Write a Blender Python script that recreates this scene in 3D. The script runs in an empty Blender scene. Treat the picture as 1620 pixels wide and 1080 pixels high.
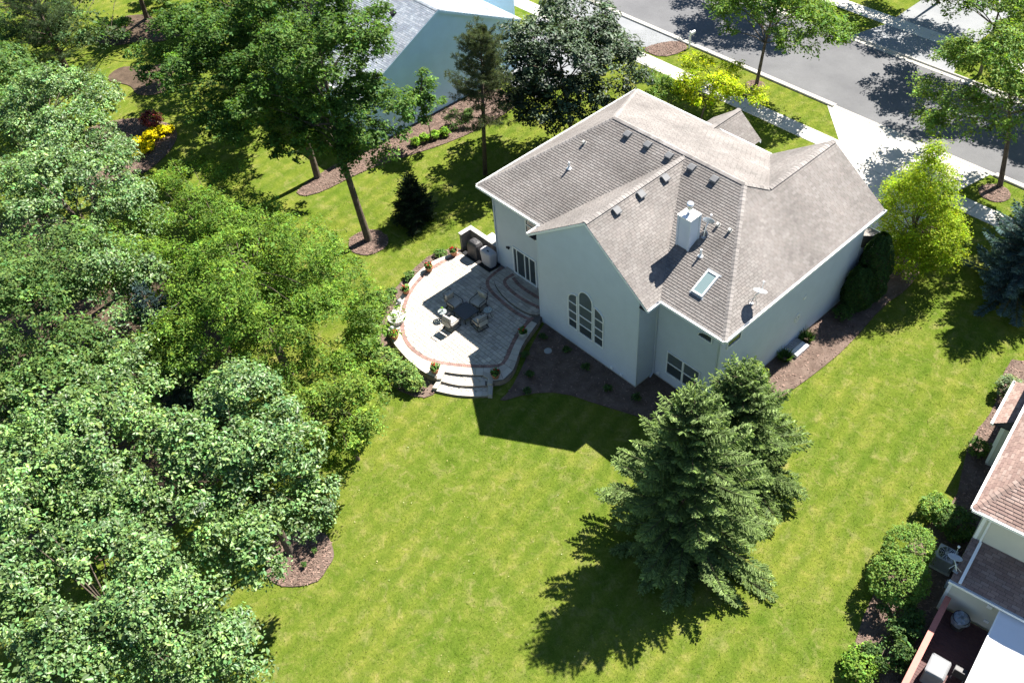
import bpy, bmesh, math, random
import numpy as np
from mathutils import Vector, Matrix
R = math.radians
scene = bpy.context.scene
col = scene.collection

# ------------------------------------------------------------------ camera
cd = bpy.data.cameras.new('camera')
cam = bpy.data.objects.new('camera', cd); col.objects.link(cam)
cd.sensor_width = 36.0; cd.sensor_fit = 'HORIZONTAL'
cd.lens = 1494.483 / 1620 * 36.0
cd.clip_start = 0.5; cd.clip_end = 2000
_p, _r, _y = R(46.146), R(-4.897), R(-50.78)
fwd = Vector((math.sin(_y)*math.cos(_p), math.cos(_y)*math.cos(_p), -math.sin(_p)))
rgt = Vector((math.cos(_y), -math.sin(_y), 0)); upv = rgt.cross(fwd)
rr = rgt*math.cos(_r) + upv*math.sin(_r); uu = -rgt*math.sin(_r) + upv*math.cos(_r)
m3 = Matrix((rr, uu, -fwd)).transposed()
cam.matrix_world = Matrix.Translation((22.517, -25.6, 38.374)) @ m3.to_4x4()
scene.camera = cam

# ------------------------------------------------------------------ sky + sun
w = bpy.data.worlds.new('World'); scene.world = w; w.use_nodes = True
wn = w.node_tree.nodes; wl = w.node_tree.links
sky = wn.new('ShaderNodeTexSky'); sky.sky_type = 'NISHITA'; sky.sun_disc = False
SUN_EL = math.atan2(1, 0.846)
sky.sun_elevation = SUN_EL; sky.sun_rotation = 0.0
sky.air_density = 1.0; sky.dust_density = 0.1; sky.ozone_density = 3.0
wl.new(sky.outputs[0], wn['Background'].inputs[0]); wn['Background'].inputs[1].default_value = 0.05
sd = bpy.data.lights.new('sun', 'SUN'); sd.energy = 5.0; sd.angle = R(0.5); sd.color = (1.0, 0.955, 0.88)
sun = bpy.data.objects.new('sun', sd); col.objects.link(sun)
sun.rotation_euler = Vector((0.010, -0.846, -1.0)).to_track_quat('-Z', 'Y').to_euler()
sun.location = (0, 40, 60)
vs = scene.view_settings
vs.view_transform = 'Standard'; vs.look = 'None'; vs.gamma = 1.0; vs.exposure = 1.72
vs.use_curve_mapping = False
scene.render.engine = 'CYCLES'
scene.cycles.max_bounces = 6; scene.cycles.diffuse_bounces = 3; scene.cycles.transparent_max_bounces = 6
scene.cycles.glossy_bounces = 2; scene.cycles.transmission_bounces = 4

# ------------------------------------------------------------------ helpers
ORG = {}
def tag(o, label=None, cat=None, group=None, kind=None):
    if label: o['label'] = label
    if cat: o['category'] = cat
    if group: o['group'] = group
    if kind: o['kind'] = kind
    return o
def empty(name, loc, rz=0, **k):
    o = bpy.data.objects.new(name, None); col.objects.link(o)
    o.location = loc; o.rotation_euler = (0, 0, rz); o.empty_display_size = .3
    ORG[o.name] = Vector(loc)
    return tag(o, **k)
def link_mesh(name, me, mat, parent=None, kind=None):
    o = bpy.data.objects.new(name, me); col.objects.link(o)
    if mat is not None: me.materials.append(mat)
    if parent is not None:
        o.parent = parent; ORG[o.name] = ORG[parent.name]
    else:
        ORG[o.name] = Vector((0, 0, 0))
    if kind: o['kind'] = kind
    return o
def copy_tree(o, parent=None, loc=None, rz=None, **k):
    c = o.copy(); col.objects.link(c)
    if parent is not None: c.parent = parent
    if loc is not None: c.location = loc; ORG[c.name] = Vector(loc)
    if rz is not None: c.rotation_euler = (0, 0, rz)
    for ch in o.children: copy_tree(ch, c)
    return tag(c, **k)

class MB:
    """collects faces; build() links them as ONE mesh object"""
    def __init__(s): s.v = []; s.f = []; s.c = []
    def poly(s, pts, c=None):
        b = len(s.v); s.v += [tuple(p) for p in pts]; s.f.append(tuple(range(b, b+len(pts)))); s.c.append(c)
    def box(s, x0, x1, y0, y1, z0, z1, c=None):
        b = len(s.v)
        s.v += [(x, y, z) for z in (z0, z1) for x, y in ((x0, y0), (x1, y0), (x1, y1), (x0, y1))]
        for f in ((3, 2, 1, 0), (4, 5, 6, 7), (0, 1, 5, 4), (1, 2, 6, 5), (2, 3, 7, 6), (3, 0, 4, 7)):
            s.f.append(tuple(b+i for i in f)); s.c.append(c)
        return s
    def obox(s, fr, u0, u1, v0, v1, w0, w1, c=None):
        O, U, V, N = fr; b = len(s.v)
        for ww in (w0, w1):
            for u, v in ((u0, v0), (u1, v0), (u1, v1), (u0, v1)):
                s.v.append(tuple(O + U*u + V*v + N*ww))
        for f in ((3, 2, 1, 0), (4, 5, 6, 7), (0, 1, 5, 4), (1, 2, 6, 5), (2, 3, 7, 6), (3, 0, 4, 7)):
            s.f.append(tuple(b+i for i in f)); s.c.append(c)
        return s
    def prism(s, pts, z0, z1, c=None, bottom=False):
        n = len(pts); b = len(s.v)
        s.v += [(p[0], p[1], z0) for p in pts] + [(p[0], p[1], z1) for p in pts]
        s.f.append(tuple(range(b+n, b+2*n))); s.c.append(c)
        if bottom: s.f.append(tuple(range(b+n-1, b-1, -1))); s.c.append(c)
        for i in range(n):
            j = (i+1) % n; s.f.append((b+i, b+j, b+n+j, b+n+i)); s.c.append(c)
        return s
    def fprism(s, fr, pts, w0, w1, c=None):
        O, U, V, N = fr; n = len(pts); b = len(s.v)
        for ww in (w0, w1):
            s.v += [tuple(O+U*p[0]+V*p[1]+N*ww) for p in pts]
        s.f.append(tuple(range(b+n, b+2*n))); s.c.append(c)
        s.f.append(tuple(range(b+n-1, b-1, -1))); s.c.append(c)
        for i in range(n):
            j = (i+1) % n; s.f.append((b+i, b+j, b+n+j, b+n+i)); s.c.append(c)
        return s
    def fring(s, fr, outer, inner, w0, w1):
        O, U, V, N = fr; n = len(outer); b = len(s.v)
        for L, ww in ((outer, w0), (outer, w1), (inner, w0), (inner, w1)):
            s.v += [tuple(O+U*p[0]+V*p[1]+N*ww) for p in L]
        for i in range(n):
            j = (i+1) % n
            for a, d in ((0, 1), (1, 3), (3, 2), (2, 0)):
                s.f.append((b+a*n+i, b+a*n+j, b+d*n+j, b+d*n+i)); s.c.append(None)
        return s
    def tube(s, path, rad, n=8, caps=True, c=None):
        path = [Vector(p) for p in path]
        if not isinstance(rad, (list, tuple)): rad = [rad]*len(path)
        b = len(s.v); prev = None
        for i, p in enumerate(path):
            t = (path[min(i+1, len(path)-1)] - path[max(i-1, 0)]).normalized()
            a = prev if prev is not None else (Vector((1, 0, 0)) if abs(t.x) < .8 else Vector((0, 1, 0)))
            a = (a - t*a.dot(t)).normalized(); prev = a; d = t.cross(a)
            for k in range(n):
                q = 2*math.pi*k/n
                s.v.append(tuple(p + (a*math.cos(q) + d*math.sin(q))*rad[i]))
        for i in range(len(path)-1):
            for k in range(n):
                k2 = (k+1) % n
                s.f.append((b+i*n+k, b+i*n+k2, b+(i+1)*n+k2, b+(i+1)*n+k)); s.c.append(c)
        if caps:
            s.f.append(tuple(b+k for k in range(n-1, -1, -1))); s.c.append(c)
            s.f.append(tuple(b+(len(path)-1)*n+k for k in range(n))); s.c.append(c)
        return s
    def lathe(s, prof, o=(0, 0, 0), n=20, axis=None, c=None):
        b = len(s.v); o = Vector(o)
        q = axis.to_track_quat('Z', 'Y') if axis is not None else None
        for r, z in prof:
            for k in range(n):
                a = 2*math.pi*k/n; v = Vector((r*math.cos(a), r*math.sin(a), z))
                if q: v = q @ v
                s.v.append(tuple(o+v))
        for i in range(len(prof)-1):
            for k in range(n):
                k2 = (k+1) % n
                s.f.append((b+i*n+k, b+i*n+k2, b+(i+1)*n+k2, b+(i+1)*n+k)); s.c.append(c)
        return s
    def rbox(s, cx, cy, cz, sx, sy, sz, rad=.03, seg=2, rot=None, jig=0, seed=0):
        bm = bmesh.new(); bmesh.ops.create_cube(bm, size=1)
        bmesh.ops.scale(bm, vec=(sx, sy, sz), verts=bm.verts)
        bmesh.ops.bevel(bm, geom=bm.edges[:], offset=rad, segments=seg, affect='EDGES', profile=.6)
        rnd = random.Random(seed); b = len(s.v)
        for v in bm.verts:
            p = v.co.copy()
            if jig: p += Vector((rnd.uniform(-jig, jig), rnd.uniform(-jig, jig), rnd.uniform(-jig, jig)))
            if rot is not None: p = rot @ p
            s.v.append((p.x+cx, p.y+cy, p.z+cz))
        bm.verts.index_update()
        for f in bm.faces: s.f.append(tuple(b+v.index for v in f.verts)); s.c.append(None)
        bm.free(); return s
    def mesh(s, name, org=Vector((0, 0, 0)), smooth=False):
        me = bpy.data.meshes.new(name)
        me.from_pydata([(x-org[0], y-org[1], z-org[2]) for x, y, z in s.v], [], s.f)
        if any(c is not None for c in s.c):
            at = me.color_attributes.new('Col', 'FLOAT_COLOR', 'CORNER'); arr = []
            for f, c in zip(s.f, s.c):
                c = c or (1, 1, 1); arr += [c[0], c[1], c[2], 1.0]*len(f)
            at.data.foreach_set('color', arr)
        if smooth: me.polygons.foreach_set('use_smooth', [True]*len(me.polygons))
        me.update(); return me
    def build(s, name, mat, parent=None, kind=None, smooth=False, local=False):
        org = Vector((0, 0, 0)) if (local or parent is None) else ORG[parent.name]
        return link_mesh(name, s.mesh(name, org, smooth), mat, parent, kind)

def frame(O, U, V, N): return (Vector(O), Vector(U).normalized(), Vector(V).normalized(), Vector(N).normalized())

def clip_half(poly, a, b, c):
    """keep a*x+b*y<=c"""
    out = []; n = len(poly)
    for i in range(n):
        p, q = poly[i], poly[(i+1) % n]
        dp, dq = a*p[0]+b*p[1]-c, a*q[0]+b*q[1]-c
        if dp <= 0: out.append(p)
        if (dp < 0 < dq) or (dq < 0 < dp):
            t = dp/(dp-dq); out.append((p[0]+(q[0]-p[0])*t, p[1]+(q[1]-p[1])*t))
    return out
def area(p): return .5*sum(p[i][0]*p[(i+1) % len(p)][1]-p[(i+1) % len(p)][0]*p[i][1] for i in range(len(p)))
def clip_convex(poly, conv):
    if area(conv) < 0: conv = conv[::-1]
    n = len(conv)
    for i in range(n):
        p, q = conv[i], conv[(i+1) % n]
        ex, ey = q[0]-p[0], q[1]-p[1]
        poly = clip_half(poly, ey, -ex, ey*p[0]-ex*p[1])
        if len(poly) < 3: return []
    return poly
def inside(poly, x, y):
    r = False; n = len(poly)
    for i in range(n):
        (x1, y1), (x2, y2) = poly[i], poly[(i+1) % n]
        if (y1 > y) != (y2 > y) and x < (x2-x1)*(y-y1)/(y2-y1)+x1: r = not r
    return r
def smooth_closed(pts, n=2):
    for _ in range(n):
        o = []
        for i in range(len(pts)):
            p, q = pts[i], pts[(i+1) % len(pts)]
            o += [(p[0]*.75+q[0]*.25, p[1]*.75+q[1]*.25), (p[0]*.25+q[0]*.75, p[1]*.25+q[1]*.75)]
        pts = o
    return pts
def smooth_open(pts, n=2):
    for _ in range(n):
        o = [pts[0]]
        for p, q in zip(pts[:-1], pts[1:]):
            o += [tuple(a*.75+b*.25 for a, b in zip(p, q)), tuple(a*.25+b*.75 for a, b in zip(p, q))]
        pts = o + [pts[-1]]
    return pts
def resample(pts, step):
    out = [pts[0]]; acc = 0
    for p, q in zip(pts[:-1], pts[1:]):
        d = math.hypot(q[0]-p[0], q[1]-p[1]); t = step-acc
        while t <= d and d > 0:
            out.append((p[0]+(q[0]-p[0])*t/d, p[1]+(q[1]-p[1])*t/d)); t += step
        acc = d-(t-step)
    return out
def offset_line(pts, d):
    """offset an open polyline to its left by d"""
    o = []
    for i in range(len(pts)):
        a, b = pts[max(i-1, 0)], pts[min(i+1, len(pts)-1)]
        tx, ty = b[0]-a[0], b[1]-a[1]; l = math.hypot(tx, ty) or 1
        o.append((pts[i][0]-ty/l*d, pts[i][1]+tx/l*d))
    return o

# ------------------------------------------------------------------ materials
def nodes(m): return m.node_tree.nodes, m.node_tree.links
def base_mat(name, rough=.7, spec=.3, metal=0.0):
    m = bpy.data.materials.new(name); m.use_nodes = True
    n, l = nodes(m); b = n['Principled BSDF']
    b.inputs['Roughness'].default_value = rough; b.inputs['Specular IOR Level'].default_value = spec
    b.inputs['Metallic'].default_value = metal
    return m, n, l, b
def ramp(n, stops):
    r = n.new('ShaderNodeValToRGB'); e = r.color_ramp.elements
    while len(e) < len(stops): e.new(.5)
    for el, (p, c) in zip(e, stops): el.position = p; el.color = (*c, 1)
    return r
def noise(n, l, scale, detail=4, rough=.6, coord=None, dist=0):
    t = n.new('ShaderNodeTexNoise'); t.inputs['Scale'].default_value = scale
    t.inputs['Detail'].default_value = detail; t.inputs['Roughness'].default_value = rough
    t.inputs['Distortion'].default_value = dist
    if coord is not None: l.new(coord, t.inputs['Vector'])
    return t
def geopos(n): return n.new('ShaderNodeNewGeometry').outputs['Position']
def mixc(n, l, fac, a, b, mode='MIX'):
    x = n.new('ShaderNodeMix'); x.data_type = 'RGBA'; x.blend_type = mode
    for s, v in ((x.inputs[0], fac), (x.inputs[6], a), (x.inputs[7], b)):
        if hasattr(v, 'is_output'): l.new(v, s)
        elif isinstance(v, (int, float)): s.default_value = v
        else: s.default_value = (*v, 1)
    return x.outputs[2]
def bump(n, l, b, h, strength=.5, dist=.02):
    x = n.new('ShaderNodeBump'); x.inputs['Strength'].default_value = strength; x.inputs['Distance'].default_value = dist
    l.new(h, x.inputs['Height']); l.new(x.outputs[0], b.inputs['Normal'])
def simple(name, c, rough=.7, spec=.3, metal=0.0, var=.12, scale=6, bmp=.2, bscale=40):
    m, n, l, b = base_mat(name, rough, spec, metal)
    g = geopos(n); t = noise(n, l, scale, 5, .65, g)
    r = ramp(n, [(.25, tuple(x*(1-var) for x in c)), (.75, tuple(min(1, x*(1+var)) for x in c))])
    l.new(t.outputs[0], r.inputs[0]); l.new(r.outputs[0], b.inputs['Base Color'])
    if bmp:
        t2 = noise(n, l, bscale, 3, .6, g); bump(n, l, b, t2.outputs[0], bmp, .01)
    return m
def vcol_mat(name, tint=(1, 1, 1), rough=.85, spec=.2, nvar=.25, scale=1.2, fine=45, bmp=.3):
    m, n, l, b = base_mat(name, rough, spec)
    a = n.new('ShaderNodeAttribute'); a.attribute_name = 'Col'; g = geopos(n)
    t = noise(n, l, scale, 5, .65, g); f = noise(n, l, fine, 3, .7, g)
    r = ramp(n, [(.3, (1-nvar,)*3), (.7, (1+nvar*.6,)*3)]); l.new(t.outputs[0], r.inputs[0])
    r2 = ramp(n, [(.25, (.84,)*3), (.75, (1.13,)*3)]); l.new(f.outputs[0], r2.inputs[0])
    c = mixc(n, l, 1.0, a.outputs['Color'], r.outputs[0], 'MULTIPLY')
    c = mixc(n, l, 1.0, c, r2.outputs[0], 'MULTIPLY'); c = mixc(n, l, 1.0, c, tint, 'MULTIPLY')
    l.new(c, b.inputs['Base Color'])
    if bmp: bump(n, l, b, f.outputs[0], bmp, .01)
    return m
def leaf_mat(name, rough=.45, spec=.35, trans=.28, tcol=(1.5, 1.5, .55)):
    m, n, l, b = base_mat(name, rough, spec)
    a = n.new('ShaderNodeAttribute'); a.attribute_name = 'Col'
    l.new(a.outputs['Color'], b.inputs['Base Color'])
    tr = n.new('ShaderNodeBsdfTranslucent'); l.new(mixc(n, l, 1.0, a.outputs['Color'], tcol, 'MULTIPLY'), tr.inputs[0])
    mx = n.new('ShaderNodeMixShader'); mx.inputs[0].default_value = trans
    l.new(b.outputs[0], mx.inputs[1]); l.new(tr.outputs[0], mx.inputs[2])
    l.new(mx.outputs[0], n['Material Output'].inputs[0])
    return m

def lawn_material():
    m, n, l, b = base_mat('lawn_grass', 1.0, .0)
    g = geopos(n)
    big = noise(n, l, .22, 5, .62, g, .4); mid = noise(n, l, 1.5, 6, .72, g, .6); fine = noise(n, l, 8, 4, .75, g)
    vf = noise(n, l, 34, 3, .8, g)
    r1 = ramp(n, [(.28, (.074, .114, .013)), (.50, (.106, .144, .021)), (.72, (.166, .180, .042))])
    l.new(mid.outputs[0], r1.inputs[0])
    r2 = ramp(n, [(.38, (.84, .92, .8)), (.62, (1.16, 1.07, 1.1))]); l.new(big.outputs[0], r2.inputs[0])
    c = mixc(n, l, 1.0, r1.outputs[0], r2.outputs[0], 'MULTIPLY')
    # dry tan patches
    dry = noise(n, l, 1.3, 7, .75, g, .8)
    rd = ramp(n, [(.52, (0, 0, 0)), (.72, (.7,)*3)]); l.new(dry.outputs[0], rd.inputs[0])
    c = mixc(n, l, rd.outputs[0], c, (.235, .212, .085))
    # faint mowing passes, running with the lot
    sep = n.new('ShaderNodeSeparateXYZ'); l.new(g, sep.inputs[0])
    ma = n.new('ShaderNodeMath'); ma.operation = 'MULTIPLY_ADD'; l.new(sep.outputs[1], ma.inputs[0]); ma.inputs[1].default_value = .16
    l.new(sep.outputs[0], ma.inputs[2])
    ad = n.new('ShaderNodeMath'); ad.operation = 'MULTIPLY_ADD'; l.new(mid.outputs[0], ad.inputs[0]); ad.inputs[1].default_value = .35; l.new(ma.outputs[0], ad.inputs[2])
    mu = n.new('ShaderNodeMath'); mu.operation = 'MULTIPLY'; l.new(ad.outputs[0], mu.inputs[0]); mu.inputs[1].default_value = 5.6
    si = n.new('ShaderNodeMath'); si.operation = 'SINE'; l.new(mu.outputs[0], si.inputs[0])
    rs = ramp(n, [(.0, (.87, .92, .90)), (1., (1.13, 1.08, 1.09))])
    mr = n.new('ShaderNodeMapRange'); l.new(si.outputs[0], mr.inputs[0]); mr.inputs[1].default_value = -1; mr.inputs[2].default_value = 1
    l.new(mr.outputs[0], rs.inputs[0])
    fd = noise(n, l, .12, 2, .5, g); rf_ = ramp(n, [(.34, (.3,)*3), (.52, (1, 1, 1))]); l.new(fd.outputs[0], rf_.inputs[0])
    c = mixc(n, l, rf_.outputs[0], c, mixc(n, l, 1.0, c, rs.outputs[0], 'MULTIPLY'))
    r3 = ramp(n, [(.28, (.74, .77, .72)), (.72, (1.23, 1.20, 1.24))]); l.new(fine.outputs[0], r3.inputs[0])
    c = mixc(n, l, 1.0, c, r3.outputs[0], 'MULTIPLY')
    r4 = ramp(n, [(.28, (.58, .62, .56)), (.72, (1.42, 1.36, 1.42))]); l.new(vf.outputs[0], r4.inputs[0])
    c = mixc(n, l, 1.0, c, r4.outputs[0], 'MULTIPLY')
    l.new(c, b.inputs['Base Color'])
    x = n.new('ShaderNodeMath'); x.operation = 'ADD'; l.new(fine.outputs[0], x.inputs[0]); l.new(vf.outputs[0], x.inputs[1])
    bump(n, l, b, x.outputs[0], .7, .05)
    return m
def ground_mat(name, cols, s1=2.0, s2=30, bs=.6, rough=.95, bd=.04):
    m, n, l, b = base_mat(name, rough, .1)
    g = geopos(n); t = noise(n, l, s1, 5, .65, g); f = noise(n, l, s2, 4, .75, g)
    r = ramp(n, [(.3, cols[0]), (.7, cols[1])]); l.new(t.outputs[0], r.inputs[0])
    r2 = ramp(n, [(.25, (.6,)*3), (.75, (1.4,)*3)]); l.new(f.outputs[0], r2.inputs[0])
    l.new(mixc(n, l, 1.0, r.outputs[0], r2.outputs[0], 'MULTIPLY'), b.inputs['Base Color'])
    bump(n, l, b, f.outputs[0], bs, bd)
    return m

M = {}
M['lawn'] = lawn_material()
M['mulch'] = ground_mat('bark_mulch', [(.092, .064, .051), (.175, .128, .104)], 1.6, 26, .8)
M['soil'] = ground_mat('leaf_litter_soil', [(.05, .036, .026), (.12, .085, .06)], 1.2, 18, .8)
M['asphalt'] = ground_mat('asphalt', [(.10, .10, .104), (.145, .145, .148)], .22, 60, .3, .9, .01)
M['asphalt_old'] = ground_mat('grey_drive', [(.19, .197, .205), (.235, .24, .245)], .5, 60, .3, .9, .01)
M['concrete'] = ground_mat('concrete', [(.42, .40, .36), (.52, .50, .455)], .8, 50, .2, .85, .008)
M['kerb'] = ground_mat('kerb_concrete', [(.36, .34, .30), (.45, .43, .38)], 1.2, 40, .3, .85, .01)
M['siding'] = simple('siding_light_grey', (.57, .605, .655), .6, .3, var=.05, scale=1.3, bmp=.05)
M['siding_blue'] = simple('siding_pale_blue', (.56, .77, .94), .6, .3, var=.05, scale=1.2, bmp=.05)
M['siding_tan'] = simple('siding_tan', (.60, .575, .49), .6, .3, var=.06, scale=1.2, bmp=.05)
M['trim'] = simple('white_trim', (.86, .86, .85), .45, .4, var=.04, scale=3, bmp=0)
M['white_paint'] = simple('white_paint', (.78, .78, .77), .4, .4, var=.04, scale=4, bmp=0)
M['shingle'] = vcol_mat('asphalt_shingle', nvar=.27, scale=.4, fine=30)
M['deck_dark'] = simple('roof_underlay', (.09, .08, .075), .9, .1)
M['vent'] = simple('vent_metal', (.32, .33, .34), .5, .4, metal=.2, bmp=0)
M['roofvent'] = simple('roof_vent_metal', (.15, .15, .152), .55, .3, bmp=0)
M['galv'] = simple('galvanised_metal', (.62, .64, .66), .32, .5, metal=.75, bmp=0)
M['dishgrey'] = simple('dish_grey', (.42, .45, .48), .45, .4, bmp=0)
M['dark_metal'] = simple('dark_bronze_metal', (.035, .03, .028), .45, .4, metal=.4, bmp=0)
M['black'] = simple('black_rubber', (.02, .02, .021), .75, .2, bmp=.1)
M['cushion'] = simple('cushion_beige', (.40, .375, .335), .95, .1, var=.08, scale=9, bmp=.25, bscale=120)
M['paver'] = vcol_mat('tumbled_paver', nvar=.14, scale=1.5, fine=30, bmp=.35)
M['brick'] = vcol_mat('red_border_brick', nvar=.15, scale=1.5, fine=30, bmp=.35)
M['stone'] = vcol_mat('wall_stone', nvar=.15, scale=1.5, fine=24, bmp=.5)
M['sand'] = ground_mat('joint_sand', [(.13, .115, .10), (.17, .15, .13)], 3, 60, .2)
M['terracotta'] = simple('terracotta', (.36, .17, .095), .85, .15, var=.18, scale=9)
M['cover_black'] = simple('black_vinyl_cover', (.045, .043, .045), .5, .4, bmp=.3, bscale=12)
M['cover_ash'] = simple('ash_vinyl_cover', (.20, .20, .205), .6, .3, bmp=.3, bscale=12)
M['cover_grey'] = simple('grey_vinyl_cover', (.40, .385, .40), .6, .3, bmp=.3, bscale=12)
M['tabletop'] = simple('slate_table', (.05, .05, .052), .4, .45, var=.2, scale=10, bmp=.1)
M['bark'] = ground_mat('bark', [(.075, .058, .044), (.15, .12, .095)], 4, 22, 1.0, .95, .05)
M['leaf'] = leaf_mat('leaf', .6, .16, .36)
M['leaf_gloss'] = leaf_mat('leaf_glossy', .45, .42, .24)
M['leaf_pale'] = leaf_mat('leaf_pale', .6, .16, .38)
M['needle'] = leaf_mat('needles', .6, .1, .36, (1.25, 1.3, .6))
M['petal'] = simple('red_petal', (.55, .02, .015), .6, .3, var=.2, scale=30, bmp=0)
M['deckwood'] = simple('dark_red_deck', (.095, .045, .042), .7, .3, var=.2, scale=5)
M['railwood'] = simple('red_rail', (.42, .15, .115), .6, .3, var=.12, scale=5)
M['fabric_white'] = simple('white_canvas', (.72, .72, .75), .85, .2, var=.03, scale=2, bmp=.1)
M['pebble'] = simple('pale_stone', (.5, .48, .44), .8, .2, var=.1)
m, n, l, b = base_mat('window_glass', .04, .6); b.inputs['Base Color'].default_value = (.05, .062, .07, 1); M['glass'] = m
m, n, l, b = base_mat('skylight_glass', .12, .6); b.inputs['Base Color'].default_value = (.20, .27, .27, 1); M['skyglass'] = m
m, n, l, b = base_mat('window_glass_before_blind', .05, .6); b.inputs['Base Color'].default_value = (.11, .13, .14, 1); M['glass_pale'] = m
m, n, l, b = base_mat('blind', .8, .2); b.inputs['Base Color'].default_value = (.33, .33, .33, 1); M['blind'] = m
m, n, l, b = base_mat('clear_glass_top', .03, .5); b.inputs['Base Color'].default_value = (.75, .82, .8, 1); b.inputs['Transmission Weight'].default_value = .75; b.inputs['IOR'].default_value = 1.1; M['tableglass'] = m

# ------------------------------------------------------------------ the ground
g = MB(); N_ = 24
for i in range(N_):
    for j in range(N_):
        x0, x1 = -300+600*i/N_, -300+600*(i+1)/N_; y0, y1 = -300+600*j/N_, -300+600*(j+1)/N_
        g.poly([(x0, y0, 0), (x1, y0, 0), (x1, y1, 0), (x0, y1, 0)])
g.build('lawn', M['lawn'], kind='structure')
YC, YF = 29.45, 38.55       # the two kerb lines of the street
s = MB().box(-140, 120, YC+.15, YF-.15, -.2, .006); s.build('street', M['asphalt'], kind='structure')
def kerb(y, sgn):
    root = empty('kerb', (0, y, 0), kind='structure')
    x = -80.0; mb = MB(); mb.box(-1.48, 1.48, 0, .0, 0, 0)
    prof = [(-.16*sgn, -.1), (-.16*sgn, .10), (-.13*sgn, .125), (-.02*sgn, .125), (.02*sgn, .09), (.05*sgn, .022), (.38*sgn, .012), (.38*sgn, -.1)]
    mb = MB(); nn = len(prof)
    mb.v = [(xx, a, z) for xx in (-1.49, 1.49) for a, z in prof]
    mb.f = [(i, (i+1) % nn, nn+(i+1) % nn, nn+i) for i in range(nn)] + [tuple(range(nn)), tuple(range(2*nn-1, nn-1, -1))]; mb.c = [None]*len(mb.f)
    me = mb.mesh('kerb_stone'); me.materials.append(M['kerb'])
    while x < 60:
        o = bpy.data.objects.new('kerb_stone', me); col.objects.link(o); o.parent = root; o.location = (x, 0, 0); x += 3.0
        if sgn > 0 and -7.2 < o.location.x < 5.4: o.scale = (1, 1, .35)
    return root
kerb(YC, 1); kerb(YF, -1)
def slab_walk(name, x0, x1, y0, y1, step, skip=None):
    root = empty(name, (0, (y0+y1)/2, 0), kind='structure')
    me = MB(); me.rbox(0, 0, 0, step-.025, y1-y0, .16, .012, 1); me = me.mesh('slab'); me.materials.append(M['concrete'])
    x = x0
    while x < x1:
        if not (skip and skip[0] < x+step/2 < skip[1]):
            o = bpy.data.objects.new('slab', me); col.objects.link(o); o.parent = root
            o.location = (x+step/2, 0, -.05+random.uniform(-.004, .004))
        x += step
random.seed(3)
slab_walk('pavement', -62, -3.9, 24.75, 26.15, 1.5)
slab_walk('pavement', 4.7, 36, 24.75, 26.15, 1.5)
slab_walk('pavement', -62, 36, 41.9, 43.35, 1.5)
# driveway of the house: concrete panels with joints, flared apron to the kerb
root = empty('driveway', (0, 21, 0), kind='structure')
def panel(pts, z=.02):
    cx = sum(p[0] for p in pts)/len(pts); cy = sum(p[1] for p in pts)/len(pts)
    q = [(cx+(p[0]-cx)*(1-.012/abs(p[0]-cx) if abs(p[0]-cx) > .1 else 1), cy+(p[1]-cy)*(1-.012/abs(p[1]-cy) if abs(p[1]-cy) > .1 else 1)) for p in pts]
    return MB().prism(q, -.1, z)
ys = [15.0, 18.2, 21.4, 24.72]; xs = [-3.9, -1.05, 1.8, 4.65]
for a in range(3):
    for c_ in range(3):
        panel([(xs[a], ys[c_]), (xs[a+1], ys[c_]), (xs[a+1], ys[c_+1]), (xs[a], ys[c_+1])]).build('slab', M['concrete'], root)
for a in range(3):
    panel([(xs[a], 24.72), (xs[a+1], 24.72), (xs[a+1], 26.17), (xs[a], 26.17)]).build('slab', M['concrete'], root)
top = [-6.95, -2.6, 1.3, 5.3]
for a in range(3):
    panel([(xs[a], 26.17), (xs[a+1], 26.17), (top[a+1], 29.28), (top[a], 29.28)]).build('slab', M['concrete'], root)
# grey drive of the blue house, and drive across the street
d = MB(); d.prism([(-30, 16), (-23.2, 16), (-23.0, 26.1), (-21.9, 27.0), (-20.6, 29.28), (-33, 29.28)], -.1, .015); d.build('neighbour_driveway', M['asphalt_old'], kind='structure')
d = MB(); d.prism([(-11.2, 38.7), (-2.6, 38.7), (-3.6, 41.88), (-3.6, 62), (-10.2, 62), (-10.2, 41.88)], -.1, .018); d.build('neighbour_driveway', M['asphalt_old'], kind='structure')

# ------------------------------------------------------------------ planting beds
BEDS = {}
def bed(name, pts, mat='mulch', z=.05, kind='structure', smooth=2):
    p = smooth_closed(pts, smooth) if smooth else pts
    if area(p) < 0: p = p[::-1]
    BEDS.setdefault('all', []).append((p, mat))
    mb = MB()
    n = len(p); cx = sum(q[0] for q in p)/n; cy = sum(q[1] for q in p)/n
    mb.prism(p, -.05, z)
    return mb.build(name, M[mat], kind=kind)
def ring(cx, cy, r, n=16, j=.06, seed=0):
    rnd = random.Random(seed)
    return [(cx+r*(1+rnd.uniform(-j, j))*math.cos(2*math.pi*i/n), cy+r*(1+rnd.uniform(-j, j))*math.sin(2*math.pi*i/n)) for i in range(n)]
bed('mulch_bed', [(-6.1, 1.0), (-5.3, -1.2), (-4.2, -3.2), (-3.4, -4.9), (-3.3, -5.9), (-2.6, -4.3), (-1.4, -3.0), (.7, -2.2), (2.6, -1.4), (5.0, -.5), (6.4, 1.2), (6.7, 3.0),
                 (7.1, 4.9), (7.35, 7.4), (7.45, 10.1), (7.05, 14.3), (7.3, 16.2), (7.0, 18.4), (6.2, 19.8), (5.0, 19.6), (4.75, 15), (4.9, 8), (4.9, 2), (1.2, 2), (1, .2), (-5, .2)], smooth=1)
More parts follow.
